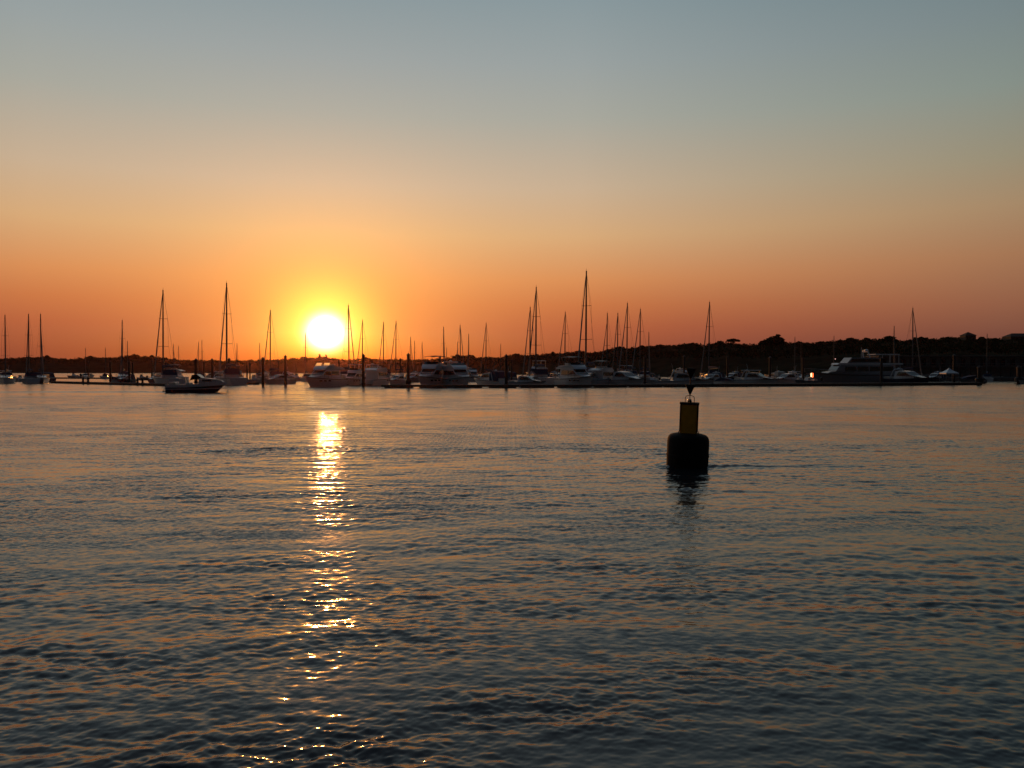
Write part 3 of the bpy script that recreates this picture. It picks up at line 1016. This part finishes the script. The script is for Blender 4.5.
# px at the mast, top y of the mast, lean of the forestay (px drift per 100 px drop: minus is left), hull kind, (optional distance)
SAILS = [
    (5, 315, -3, "bare", 0), (28.5, 314, -4, "main", 0), (40.5, 314, 3, "small", 0), (85, 348, 0, "bare", 0), (105, 348, 4, "bare", 0),
    (122, 320, -3, "main", 0), (127, 341, 4, "bare", 0), (163, 290, -10, "main", 178), (173, 344, 6, "small", 0), (178, 346, 10, "bare", 0),
    (198, 342, -10, "small", 0), (201.5, 340, 2, "bare", 0), (226.5, 283, -8, "main", 178), (236.5, 343, -4, "small", 0), (259, 343, 6, "small", 0),
    (270, 310, -11, "main", 0), (305, 333, -5, "bare", 0), (348, 305, 9, "main", 0), (362, 320, -12, "navy", 0), (383, 322, -10, "main", 0),
    (395.5, 321, -12, "navy", 0), (410, 337, 8, "small", 0), (414, 341, -3, "bare", 0), (421.5, 342, 9, "small", 0), (443, 327, 3, "navy", 0),
    (446, 348, 3, "bare", 0), (457, 342, -6, "small", 0), (459.5, 325, 9, "main", 0), (468, 334, -3, "small", 0), (485.5, 323, -11, "navy", 0),
    (500, 344, -3, "bare", 0), (529.5, 307, -10, "navy", 176), (535.5, 287, -9, "main", 182), (564.5, 312, -12, "main", 0), (585.5, 271, -8, "main", 168),
    (606.5, 313, -11, "small", 0), (617, 313, -9, "navy", 0), (626.5, 303, -11, "main", 0), (639.5, 309, -12, "main", 0), (648, 332, 3, "small", 0),
    (708.5, 302, -11, "main", 0), (794, 337, -4, "bare", 0), (800, 341, 3, "bare", 0), (833, 336, 3, "bare", 0), (893, 326, 3, "small", 0),
    (911.5, 308, 12, "main", 0), (986, 334, -3, "bare", 0),
]
MARKS = [(-60, "the photo's left edge"), (193, "the moving speedboat"), (326, "the setting sun"), (408, "the thick collared pile"), (506, "the pile beside the low white cruiser"),
         (585.5, "the tallest mast"), (687.5, "the buoy"), (773, "the pointed tree"), (850, "the three-deck yacht"), (949, "the white tent"), (1030, "the photo's right edge")]
ORD = "first second third fourth fifth sixth seventh eighth ninth tenth eleventh twelfth thirteenth fourteenth".split()


def place_words(px, everyone, noun):
    """Ordinal of this one, counted rightwards from the landmark on its left."""
    lo = max((m for m in MARKS if m[0] < px - 1), key=lambda m: m[0])
    hi = min((m for m in MARKS if m[0] > px + 1), key=lambda m: m[0])
    mine = sorted(x for x in everyone if lo[0] + 1 < x < hi[0] - 1 or x == px)
    k = mine.index(px)
    if len(mine) == 1:
        return f"only {noun} between {lo[1]} and {hi[1]}"
    return f"{ORD[k]} {noun} rightwards from {lo[1]}"


allm = [s_[0] for s_ in SAILS]
for px, ty, lean, kind, D in SAILS:
    up = HOR - ty
    D = D or (280 if up < 30 else 225 if up < 50 else 195)
    o = sail_proto(kind)
    mast = CAM_H + up / F * D
    s = mast / 15.0
    # forestay runs 0.31 of the mast height forward
    c = max(-0.75, min(0.75, lean / 100 / 0.325))
    head = math.acos(c) if random.random() < 0.5 else -math.acos(c)
    q = at(px + 0.7, D)
    head -= math.atan((px - 512) / F)             # as seen along the line of sight
    off = 0.65 * s
    o.scale = (s, s, s)
    o.rotation_euler = (0, 0, head)
    o.location = (q.x - off * math.cos(head), q.y - off * math.sin(head), 0)
    size = "very tall" if up > 78 else "tall" if up > 58 else "middling" if up > 40 else "short"
    if px == 585.5:
        lab = "sailboat with the tallest mast of all and a dark furled headsail"
    else:
        lab = f"sailboat with {size} mast, {place_words(px, allm, 'mast')}"
    tag(o, lab, "sailboat", "sailboats moored in the marina")

G = "motorboats moored in the marina"
# far left
cruiser("grey-white cruiser cut off by the photo's left edge under the first bare mast", (-16, 16), 382, 10, "LT", G, hard=True)
open_boat("small pale open boat right of the cruiser at the photo's left edge", (14, 26), 381.6, 6, "RT", G)
cruiser("low dark-windowed cruiser between two masts near the photo's left edge", (23, 41), 381.6, 8, "RA", G, arch=False)
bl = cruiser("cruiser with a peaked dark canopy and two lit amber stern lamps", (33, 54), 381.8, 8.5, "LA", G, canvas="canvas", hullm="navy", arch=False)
for dx, dz, r_ in ((-3.9, 1.35, 0.17), (-3.15, 1.9, 0.12)):
    lp = MB().lathe([(0.03, -r_), (r_ * 0.8, -r_ * 0.6), (r_, 0), (r_ * 0.8, r_ * 0.6), (0.03, r_)], 12)
    lp.build("stern_lamp", M["amber"], bl, smooth=True, loc=(dx, 1.45, dz))
G2 = "small boats at the back dock"
open_boat("small open boat with a dark outboard box, farthest left at the back dock", (66, 81), 377.9, 6.5, "LT", G2)
open_boat("pale low open boat right of the one with the outboard box at the back dock", (80, 96), 378, 7.5, "RA", G2, console=False, cover="pale_canvas")
open_boat("low dark open boat against the pile at the back dock", (98, 112), 378.3, 6.5, "LA", G2, hullm="grey")
open_boat("small cuddy boat between the piles at the front dock", (111, 122), 382.2, 6, "RT", G, cover="canvas")
cruiser("dark cabin cruiser in front of the paired piles at the left dock", (115, 135), 382.6, 7.5, "LT", G, hullm="navy", canvas="canvas", arch=False)
open_boat("dark open boat with short posts beside it, left of the tented grey cruiser", (135, 148), 380, 6, "LA", G, hullm="navy")
cruiser("grey cruiser with a steep tent-shaped cover left of the moving speedboat", (145, 167), 382.8, 7.5, "LT", G, canvas="pale_canvas", arch=False, hullm="grey")
flybridge("dim flybridge boat with a long flat awning behind the moving speedboat", (150, 188), 381, 10.5, "LA", G, top="bimini", canvas="pale_canvas")


def speedboat():
    D = dist_at(392.2)
    L = 8.7
    root = empty("speedboat", at(197.5, D), R(4), "white speedboat with a dark lower hull under way on open water", "speedboat")
    B, H = 2.7, 1.15
    hb, edge = hull_mb(L, B, H, rake=0.2, sheer=0.35, draft=0.35, fine=2.4, tr=0.9)
    hb.build("hull", M["navy"], root, smooth=True)
    # pale topsides band above the dark hull
    rings = []
    for x, y, z in edge:
        rings.append([(x, y + 0.015, z + 0.02), (x - 0.02, y + 0.02, z - 0.42), (x - 0.02, -y - 0.02, z - 0.42), (x, -y - 0.015, z + 0.02)])
    MB().rings(rings).build("deck_moulding", M["gel"], root)
    MB().tube([(x - 0.1, y * 0.93 + 0.05, z * 0.42) for x, y, z in edge], 0.05, 5).build("hull_stripe", M["gel"], root)
    MB().tube([(x - 0.1, -y * 0.93 - 0.05, z * 0.42) for x, y, z in edge], 0.05, 5).build("hull_stripe", M["gel"], root)
    z0 = H + 0.05
    wf = lambda x, z: max(0.1, 1.12 * (1 - max(0, (x - 0.2) / 3.9) ** 2.2 * 0.85) - 0.12 * (z - z0))
    cb = MB().prism([(0.4, z0), (3.9, z0 + 0.32), (3.5, z0 + 0.62), (1.6, z0 + 0.92), (0.6, z0 + 0.98)], wf).build("foredeck_cabin", M["gel"], root)
    for sd in (-1, 1):
        MB().pane([(1.0, z0 + 0.45), (2.4, z0 + 0.45), (2.2, z0 + 0.62), (1.0, z0 + 0.7)], wf, sd).build("window", M["glass"], cb)
    ws = MB()
    ws.front((0.85, z0 + 0.95), (0.15, z0 + 1.5), lambda x, z: 1.05, inset=0.1)
    ws.pane([(0.85, z0 + 0.95), (0.15, z0 + 1.5), (-0.5, z0 + 1.4), (-0.8, z0 + 0.6)], lambda x, z: 1.0, 1).pane([(0.85, z0 + 0.95), (0.15, z0 + 1.5), (-0.5, z0 + 1.4), (-0.8, z0 + 0.6)], lambda x, z: 1.0, -1)
    w = ws.build("windscreen", M["glass"], root)
    MB().tube([(0.9, -1.0, z0 + 0.95), (0.12, -0.95, z0 + 1.52), (0.12, 0.95, z0 + 1.52), (0.9, 1.0, z0 + 0.95)], 0.035, 5).build("windscreen_frame", M["steel"], w)
    for y in (-0.55, 0.55):
        st = MB().box(-1.5, -0.95, y - 0.3, y + 0.3, z0 - 0.2, z0 + 0.25, 0.05).build("seat", M["cream"], root)
        MB().prism([(-1.62, z0 + 0.2), (-1.45, z0 + 0.2), (-1.6, z0 + 0.95), (-1.75, z0 + 0.95)], lambda x, z: 0.28).build("backrest", M["cream"], st).location.y = y
    MB().box(-3.9, -2.9, -1.0, 1.0, z0 - 0.2, z0 + 0.35, 0.08).build("stern_bench", M["cream"], root)
    MB().tube([(-2.2, -1.15, z0), (-2.5, -1.05, z0 + 1.25), (-2.5, 1.05, z0 + 1.25), (-2.2, 1.15, z0)], 0.06, 6).build("radar_arch", M["gel"], root)
    rail_mb(edge, 0.5, 7, 1).build("guard_rail", M["steel"], root)
    MB().box(-4.85, -4.3, -0.9, 0.9, 0.12, 0.24, 0.03).build("swim_platform", M["teak"], root)


speedboat()

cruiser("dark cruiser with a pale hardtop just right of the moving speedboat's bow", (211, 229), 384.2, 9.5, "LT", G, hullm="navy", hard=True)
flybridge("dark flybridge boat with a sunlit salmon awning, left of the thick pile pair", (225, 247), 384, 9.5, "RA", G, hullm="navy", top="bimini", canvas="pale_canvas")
open_boat("small boat with a pale rim between the salmon awning and the thick pile", (243, 265), 383.4, 7, "LT", G)
cruiser("white low cruiser between the two thick piles left of the sun", (262, 295), 384, 8.5, "LT", G, arch=False)
open_boat("small white boat between the right thick pile and the yacht under the sun", (288, 305), 381, 7, "LT", G)
flybridge("white yacht under the setting sun with two glowing spray screens", (302, 345), 386.6, 12.6, "LT", G, top=None, screens=True)
lb = flybridge("flybridge cruiser between the sun yacht and the thick dark pile", (342, 366), 385, 10, "LT", G, top="hardtop")
flybridge("white yacht with a square dark stern opening right of the thick pile under the sun", (364, 395), 385.2, 11.5, "RA", G, top="arch")
cruiser("low white cruiser half hidden left of the collared pile", (386, 409), 384.3, 8, "LT", G)
flybridge("bulky white flybridge yacht with a dark sunshade, left of twin yachts", (414, 449), 385.6, 13.5, "LT", G, top="bimini", D=158)
flybridge("white flybridge yacht with a long dark window, right of twin yachts", (441, 474), 385.8, 13, "RT", G, top="arch", D=156)
cruiser("white cruiser with a big dark cockpit canopy", (471, 507), 384.8, 10.5, "LA", G, canvas="canvas", B=3.4, D=166)
cruiser("sleek low white sport cruiser right of the pile, dark hull band", (508, 547), 385.5, 8.2, "RT", G, arch=False, hullm="gel", D=158)
flybridge("tall flybridge boat set back behind the sleek sport cruiser", (527, 547), 381.6, 11, "LT", G, top="hardtop", tall=1.25)
open_boat("covered tender between the sport cruiser and the big bimini yacht", (544, 563), 384, 6, "LT", G, cover="pale_canvas", outboard=False)
flybridge("big white flybridge yacht with a bimini left of the tallest mast's foot", (556, 597), 385.8, 13.2, "RT", G, top="bimini", canvas="pale_canvas", D=160)
flybridge("white flybridge yacht with a raised sunshade right of the tallest mast's foot", (588, 623), 385.0, 11.5, "RA", G, top="bimini", canvas="pale_canvas", D=170)
cruiser("long white cruiser with dark wraparound windows left of the bare pile", (604, 647), 385.4, 11.5, "RT", G, arch=False, D=166)
open_boat("small pale cabin boat right of the bare pile", (644, 661), 383.6, 6.5, "LT", G)
cruiser("white cruiser with a dark stripe right behind the buoy's topmark", (657, 713), 385.6, 10.5, "RT", G, D=162)
open_boat("white round-bowed boat facing out, right of the buoy", (715, 737), 384.6, 6.5, "RT", G, cover="canvas", outboard=False)
cruiser("pale low cruiser with an open wheelhouse between the two short piles right of the buoy", (700, 724), 383.6, 9, "LT", G, canvas="canvas")
cruiser("long pale cruiser moored below the pointed tree", (733, 780), 384.6, 10.5, "RT", G, hard=True)
cruiser("pale cruiser left of the lit white and red lamps", (770, 803), 384.0, 9.5, "LT", G)


def lamp_boat():
    o = open_boat("grey open workboat carrying a lit warm lamp beside a red lamp", (793, 822), 384.6, 7, "LT", G, hullm="grey")
    ps = MB().tube([(-0.6, 0.5, 0.8), (-0.6, 0.5, 1.7)], 0.03, 5).build("lamp_post", M["steel"], o)
    MB().lathe([(0.05, 1.7), (0.14, 1.8), (0.14, 2.5), (0.05, 2.62)], 10, (-0.6, 0.5)).build("deck_lamp", M["warm"], ps, smooth=True)
    ps = MB().tube([(-0.95, 0.5, 0.8), (-0.95, 0.5, 1.6)], 0.03, 5).build("lamp_post", M["steel"], o)
    MB().lathe([(0.05, 1.6), (0.14, 1.7), (0.14, 2.5), (0.05, 2.62)], 10, (-1.0, 0.5)).build("deck_lamp", M["red"], ps, smooth=True)


lamp_boat()


def big_yacht():
    D = 188
    L = 24.0
    root = empty("motor_yacht", at(853, D), R(180 + 4), "large three-deck motor yacht, biggest boat in the marina", "motor yacht")
    B, H = 5.8, 2.1
    hb, edge = hull_mb(L, B, H, rake=0.14, sheer=0.35, tr=0.9)
    hb.build("hull", M["grey"], root, smooth=True)
    edge_tube(edge, -0.2, 0.01, 0.08).build("rubbing_strake", M["boot"], root)
    wf = lambda x, z: max(0.1, (2.5 - 0.1 * (z - 2)) * (1 - max(0, (x - 2) / 8.5) ** 2 * 0.75))
    m1 = MB().prism([(-9, 2.0), (7.4, 2.3), (6.6, 2.8), (5.2, 3.0), (4.2, 4.5), (-9, 4.5)], wf).build("main_deckhouse", M["grey"], root)
    for sd in (-1, 1):
        for x0 in (-8.6, -5.6, -2.6, 0.4):
            MB().pane([(x0, 3.0), (x0 + 2.7, 3.0), (x0 + 2.7, 4.1), (x0, 4.1)], wf, sd).build("window", M["glass"], m1)
    MB().front((5.15, 3.1), (4.25, 4.4), wf).build("windscreen", M["glass"], m1)
    wf2 = lambda x, z: max(0.1, (2.45 - 0.1 * (z - 4.5)) * (1 - max(0, (x - 0) / 7) ** 2 * 0.7))
    m2 = MB().prism([(-11.0, 4.55), (4.6, 4.55), (4.3, 4.9), (-11.0, 4.9)], wf2).build("upper_deck", M["gel"], root)
    m3 = MB().prism([(-6, 4.92), (2.4, 4.92), (1.3, 6.2), (-6, 6.2)], lambda x, z: wf2(x, z) * 0.85).build("pilothouse", M["grey"], root)
    for sd in (-1, 1):
        MB().pane([(-5.5, 5.2), (1.7, 5.2), (1.2, 5.9), (-5.5, 5.9)], lambda x, z: wf2(x, z) * 0.85, sd).build("window", M["glass"], m3)
    MB().box(-10.4, -4.5, -2.0, 2.0, 6.9, 7.05, 0.05).build("sun_roof", M["gel"], root)
    for x in (-10.2, -6.2):
        for y in (-1.9, 1.9):
            MB().tube([(x, y, 4.9), (x, y, 6.9)], 0.06, 6).build("post", M["gel"], root)
    a = [(-3.4, -1.5, 6.2), (-3.0, -1.2, 7.6), (-3.0, 1.2, 7.6), (-3.4, 1.5, 6.2)]
    ar = MB().tube(a, 0.16, 6).build("radar_arch", M["gel"], root)
    MB().lathe([(0.05, 7.6), (0.4, 7.7), (0.4, 8.1), (0.1, 8.25)], 12, (-3, 0.5)).build("radar_dome", M["gel"], ar)
    MB().lathe([(0.05, 7.6), (0.3, 7.7), (0.3, 8.0), (0.1, 8.1)], 12, (-3, -0.6)).build("radar_dome", M["gel"], ar)
    MB().tube([(-2.0, 0, 6.2), (-2.0, 0, 8.7)], 0.05, 6).build("signal_mast", M["gel"], root)
    rail_mb(edge, 0.8, 5, 1).build("guard_rail", M["steel"], root)
    MB().box(-13.2, -11.96, -2.2, 2.2, 0.3, 0.45, 0.04).build("swim_platform", M["teak"], root)
    MB().lathe([(0.03, -0.12), (0.12, 0), (0.03, 0.12)], 10).build("deck_lamp", M["pink"], root, loc=(3.6, -1.6, 5.9))


big_yacht()
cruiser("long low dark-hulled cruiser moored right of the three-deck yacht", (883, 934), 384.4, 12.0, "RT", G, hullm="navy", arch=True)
cruiser("small pale cruiser between the three-deck yacht's stern and the dark-hulled cruiser", (879, 899), 382.4, 8, "LT", G)
open_boat("grey covered boat lying against the end of the pontoon right of the tent", (957, 985), 383.4, 8, "LT", G, hullm="grey", cover="canvas", outboard=False)
open_boat("white boat bow poking in at the photo's right edge", (1016, 1040), 384, 7, "LT", G)
cruiser("distant pale boat by the quay right of the thick end pile", (977, 1003), 380.4, 8.5, "LA", G, arch=False)
open_boat("distant pale boat by the quay left of the thick end pile", (965, 981), 380.2, 6, "LA", G)

GB = "boats in the second row, half hidden behind the front boats"
cruiser("half hidden grey cruiser behind the gap right of the collared pile", (405, 421), 382.0, 9, "LT", GB, hullm="grey")
flybridge("dim flybridge boat half hidden between the twin yachts and the canopied cruiser", (462, 482), 381.4, 10, "RT", GB, top="arch", hullm="grey")
cruiser("grey cruiser half hidden behind the pile beside the sleek sport cruiser", (498, 516), 381.6, 9, "LA", GB, hullm="grey", canvas="canvas")
cruiser("dark canopied cruiser half hidden left of the big bimini yacht", (548, 568), 380.8, 9, "RT", GB, hullm="navy", canvas="canvas")
flybridge("dim flybridge boat half hidden between the raised-sunshade yacht and the dark-windowed cruiser", (612, 634), 381.4, 10, "LT", GB, top="hardtop", hullm="grey")
cruiser("low grey cruiser half hidden behind the bare pile left of the buoy", (638, 662), 381.6, 9.5, "RA", GB, hullm="grey")
flybridge("dim flybridge boat half hidden directly behind the buoy's topmark", (674, 696), 380.8, 9.5, "RT", GB, top="arch", hullm="grey")
cruiser("dark cruiser half hidden behind the round-bowed boat right of the buoy", (722, 742), 381.2, 9, "LT", GB, hullm="navy", canvas="canvas")
cruiser("pale canopied cruiser half hidden below the pointed tree", (762, 786), 381.4, 9.5, "LA", GB, canvas="pale_canvas", hullm="grey")
cruiser("grey cruiser half hidden left of the workboat with lamps", (786, 806), 381.6, 9, "RT", GB, hullm="grey", hard=True)
cruiser("dark cruiser half hidden between the dark-hulled cruiser and the tent", (926, 944), 381.6, 9, "LT", GB, hullm="navy", canvas="canvas")
cruiser("dim cruiser half hidden left of the yacht under the sun", (280, 300), 380.6, 9, "RT", GB, hullm="grey", canvas="canvas")
cruiser("grey cruiser half hidden left of the thick pile that stands left of the sun", (252, 272), 380.6, 9, "LA", GB, hullm="grey")
cruiser("dim cruiser half hidden behind the moving speedboat's bow", (203, 222), 380.4, 9, "LA", GB, hullm="grey", canvas="canvas")

# ------------------------------------------------------------------ pontoons, piles, tent
def pontoon(label, pts, width, fb=0.5):
    """Floating walkway: timber deck on concrete floats, seen edge on."""
    root = empty("floating_pontoon", (pts[0][0], pts[0][1], 0), 0, label, "pontoon", "floating pontoons")
    o0 = Vector((pts[0][0], pts[0][1]))
    for a, b in zip(pts[:-1], pts[1:]):
        a, b = Vector(a), Vector(b)
        d = (b - a)
        Ln = d.length
        rz = math.atan2(d.y, d.x)
        dk = MB().box(0, Ln - 0.05, 0, width, fb, fb + 0.1, 0.02).build("deck", M["wood"], root, loc=(a.x - o0.x, a.y - o0.y, 0))
        dk.rotation_euler = (0, 0, rz)
        fs = MB().box(0.02, Ln - 0.07, -0.06, -0.003, fb - 0.28, fb + 0.06).build("fender_board", M["wood"], dk)
        k = int(Ln // 6.0)
        for i in range(k):
            MB().box(Ln / k * i + 0.6, Ln / k * (i + 1) - 0.6, 0.1, width - 0.1, -0.3, fb - 0.01, 0.05).build("float", M["conc"], dk)
    return root


def dpt(px, py):
    q = at(px, dist_at(py))
    return (q.x, q.y)


pontoon("long dark main pontoon in front of the white yachts, ending past the tent", [dpt(381, 388.2), dpt(520, 388.0), dpt(700, 387.0), dpt(860, 386.0), dpt(985, 385.0)], 2.4, 0.5)
pontoon("thin front pontoon left of the moving speedboat", [dpt(49, 383.2), dpt(110, 384.8), dpt(172, 386.2)], 1.8, 0.4)
pontoon("thin back pontoon with small boats, beyond the front one on the left", [dpt(50, 378.6), dpt(112, 378.9)], 2.0, 0.35)
pontoon("short pontoon stub under the boats between the speedboat and the thick piles", [dpt(222, 384.4), dpt(256, 384.8)], 1.8, 0.4)

for px, lab in ((83, "short post on the front pontoon, left one of the close pair under the small boats"), (88, "short post on the front pontoon, right one of the close pair under the small boats"),
                (137.5, "short dark post on the front pontoon beside the dark cabin cruiser"), (142.5, "short dark post on the front pontoon left of the tented grey cruiser")):
    D = dist_at(np.interp(px, [49, 110, 172], [383.2, 384.8, 386.2])) + 1.0
    q = at(px, D)
    root = empty("mooring_post", (q.x, q.y, 0.5), 0, lab, "post", "short mooring posts")
    MB().lathe([(0.22, 0), (0.22, 0.95), (0.16, 1.02)], 12).build("shaft", M["pile"], root)
    MB().box(-0.3, 0.3, -0.3, 0.3, 0.001, 0.08, 0.02).build("base_plate", M["iron"], root)

pile_protos = {}


def pile(px, ytop, D, w, label, collar=False, light=False):
    q = at(px, D)
    zt = CAM_H + (HOR - ytop) / F * D
    root = empty("mooring_pile", (q.x, q.y, 0), 0, label, "pile", "mooring piles")
    r = w / F * D / 2
    MB().lathe([(r, -1.5), (r, zt - r * 1.6)], 14).build("shaft", M["pile"], root, smooth=True)
    MB().lathe([(r * 1.22, zt - r * 1.6), (r * 1.22, zt - r * 1.25), (r * 0.12, zt)], 14).build("cone_cap", M["cap"] if light else M["pile"], root, smooth=True)
    if collar:
        MB().lathe([(r * 1.9, 0.35), (r * 1.9, 1.3), (r * 1.5, 1.5), (r * 1.02, 1.5)], 14).build("pile_guide", M["iron"], root)
    else:
        MB().lathe([(r * 1.35, 0.45), (r * 1.35, 0.7), (r * 1.02, 0.72)], 14).build("pile_guide", M["iron"], root)


PILES = [
    (88.3, 361, 285, 1.5), (110.3, 361, 200, 2.0), (129.3, 361, 192, 2.0), (132.8, 362, 230, 1.7), (152, 360.5, 230, 1.7), (166, 362, 260, 1.7), (196, 358.3, 175, 3.2), (204, 361, 250, 1.4),
    (212.2, 358.2, 190, 2.2), (229.3, 357.8, 185, 2.6), (247, 361, 240, 1.6), (250, 361.5, 270, 1.4), (263, 356.8, 158, 2.6), (278, 358.6, 230, 1.8), (285.5, 355, 158, 2.7), (296, 362, 270, 1.4),
    (339.2, 358.8, 220, 1.5), (363.4, 353.6, 156, 3.0), (400.5, 358, 240, 1.8), (408.4, 353, 148.5, 3.0), (440, 356.2, 230, 2.2), (458, 354, 220, 2.2), (506.3, 354, 150, 3.2), (511.5, 359, 210, 1.8),
    (645, 355.5, 172, 2.4), (684, 355, 200, 2.0), (727.5, 356, 205, 2.0), (770, 356, 178, 2.2), (803, 357, 200, 2.2), (881.3, 357, 172, 2.4), (954, 354, 185, 2.2), (979.5, 365, 178, 4.0), (1019, 365, 190, 4.0),
]
allp = [p[0] for p in PILES]
for px, ty, D, w in PILES:
    if px == 408.4:
        lab = "thick cone-topped pile with a wide dark collar at the main pontoon end"
    elif px == 506.3:
        lab = "thick cone-topped pile on the pontoon beside the low white cruiser"
    elif px == 979.5:
        lab = "short very thick pile at the right end of the main pontoon"
    elif px == 1019:
        lab = "short very thick pile standing alone near the photo's right edge"
    else:
        size = "thick" if w >= 2.5 else "slim" if w < 1.75 else "dark"
        lab = f"{size} pile, {place_words(px, allp, 'pile')}"
    pile(px, ty, D, w, lab, collar=(px in (408.4, 979.5, 1019)), light=px in (684, 770, 954))


def tent():
    q = at(949, 181)
    root = empty("canopy_tent", (q.x, q.y, 0.6), 0, "small white pyramid-roofed tent at the far end of the pontoon", "tent")
    w, e = 1.45, 2.0
    r = MB().add([(-w, -w, e), (w, -w, e), (w, w, e), (-w, w, e), (0, 0, e + 1.15)], [])
    r = MB()
    rings = []
    for k, z in ((1, e - 0.25), (1, e), (0.55, e + 0.4), (0.25, e + 0.75), (0.02, e + 1.2)):
        rings.append([(-w * k, -w * k, z), (0, -w * k, z), (w * k, -w * k, z), (w * k, 0, z), (w * k, w * k, z), (0, w * k, z), (-w * k, w * k, z), (-w * k, 0, z)])
    r.rings(rings).build("canopy", M["gel"], root)
    for x in (-1, 1):
        for y in (-1, 1):
            MB().tube([(x * w * 0.95, y * w * 0.95, -0.3), (x * w * 0.95, y * w * 0.95, e - 0.2)], 0.05, 6).build("leg", M["steel"], root)


tent()
pt = at(949, 181)
pd = MB().box(-2.4, 2.4, -1.9, 1.9, -0.3, 0.3, 0.05)
root = empty("tent_platform", (pt.x, pt.y, 0), 0, "small dark floating platform under the white tent", "platform")
pd.build("deck", M["wood"], root)
MB().box(-2.46, 2.46, -1.98, -1.903, -0.1, 0.28).build("fender_board", M["boot"], root)


# ------------------------------------------------------------------ buoy
def buoy():
    k = 28.3 / F
    root = empty("navigation_buoy", (BUOY.x, BUOY.y, 0), R(-16), "black and yellow navigation buoy with two downward cones on top, floating on open water", "buoy")
    root.rotation_euler = (R(0.5), R(2.0), R(-14))
    Z = lambda py: CAM_H + (HOR - py) * k
    r = 20.6 * k
    MB().lathe([(r * 0.9, -0.7), (r, -0.5), (r, Z(441.5)), (r * 0.985, Z(438.6)), (r * 0.94, Z(436.4)), (r * 0.86, Z(434.8)), (r * 0.68, Z(433.6)), (r * 0.45, Z(432.7))], 48).build("float_body", M["black"], root, smooth=True)
    MB().lathe([(r * 1.0, 0.36), (r * 1.022, 0.37), (r * 1.022, 0.43), (r * 1.0, 0.44)], 48).build("fender_ring", M["black"], root, smooth=True)
    # square tower with rounded corners
    def sq(h, z, c):
        pts = []
        for cx, cy, a0 in ((h - c, h - c, 0), (-h + c, h - c, 90), (-h + c, -h + c, 180), (h - c, -h + c, 270)):
            for a in (0, 30, 60, 90):
                pts.append((cx + c * math.cos(R(a0 + a)), cy + c * math.sin(R(a0 + a)), z))
        return pts
    h = 8.6 * k
    MB().rings([sq(h * 0.93, Z(433), 0.07), sq(h * 0.97, Z(431), 0.07), sq(h, Z(404.2), 0.07)]).build("tower", M["yellow"], root, smooth=True)
    for sx in (-1, 1):
        for sy in (-1, 1):
            MB().box(-0.02, 0.02, -0.02, 0.02, Z(431.5), Z(404.3), 0.01).build("corner_angle", M["iron"], root, loc=(sx * (h - 0.005), sy * (h - 0.005), 0))
    MB().rings([sq(h * 1.1, Z(404.2) + 0.002, 0.08), sq(h * 1.1, Z(402.4), 0.08)]).build("top_plate", M["black"], root, smooth=True)
    for a in (45, 135, 225, 315):
        MB().tube([(0.5 * math.cos(R(a)), 0.5 * math.sin(R(a)), Z(434.8)), (0.5 * math.cos(R(a)), 0.5 * math.sin(R(a)), Z(432.2)), (0.38 * math.cos(R(a)), 0.38 * math.sin(R(a)), Z(432.2)), (0.38 * math.cos(R(a)), 0.38 * math.sin(R(a)), Z(434.2))], 0.014, 5).build("lifting_eye", M["iron"], root)
    lt = MB().lathe([(0.075, Z(402.4) + 0.002), (0.075, Z(401.0)), (0.062, Z(400.8))], 16).build("lantern", M["iron"], root, smooth=True)
    MB().lathe([(0.062, Z(400.8) + 0.001), (0.066, Z(400)), (0.055, Z(399.0)), (0.02, Z(398.8))], 16).build("lens", M["lens"], lt, smooth=True)
    cg = MB()
    for a in (0, 90):
        c_, s_ = math.cos(R(a)), math.sin(R(a))
        pts = [(x * c_, x * s_, Z(py)) for x, py in ((-0.158, 402.6), (-0.158, 397.6), (-0.12, 396.0), (0, 395.3), (0.12, 396.0), (0.158, 397.6), (0.158, 402.6))]
        cg.tube(pts, 0.0125, 6)
    cg.build("lantern_cage", M["iron"], root, smooth=True)
    MB().tube([(0, 0, Z(395.6)), (0, 0, Z(374))], 0.022, 8).build("topmark_rod", M["iron"], root)
    for y0, y1, hw in ((394.6, 384.6, 4.9), (378.4, 368.2, 5.2)):
        MB().lathe([(0.024, Z(y0)), (hw * k, Z(y1) - 0.01), (hw * k, Z(y1)), (0.03, Z(y1) + 0.012)], 28).build("topmark_cone", M["black"], root, smooth=True)


buoy()

# ------------------------------------------------------------------ haze over the water
hm = bpy.data.materials.new("haze_air")
hm.use_nodes = True
ht = hm.node_tree
ht.nodes.clear()
pv = N(ht, "ShaderNodeVolumePrincipled")
pv.inputs["Color"].default_value = (0.9, 0.4, 0.4, 1)
pv.inputs["Density"].default_value = 0.000030
pv.inputs["Anisotropy"].default_value = 0.9
ho = N(ht, "ShaderNodeOutputMaterial")
ht.links.new(pv.outputs[0], ho.inputs["Volume"])
hm.cycles.volume_sampling = "EQUIANGULAR"
hz = MB().box(-1600, 1600, -60, 1400, -3.0, 48).build("haze", hm)
tag(hz, "thin warm evening haze over the harbour", "haze", kind="stuff")
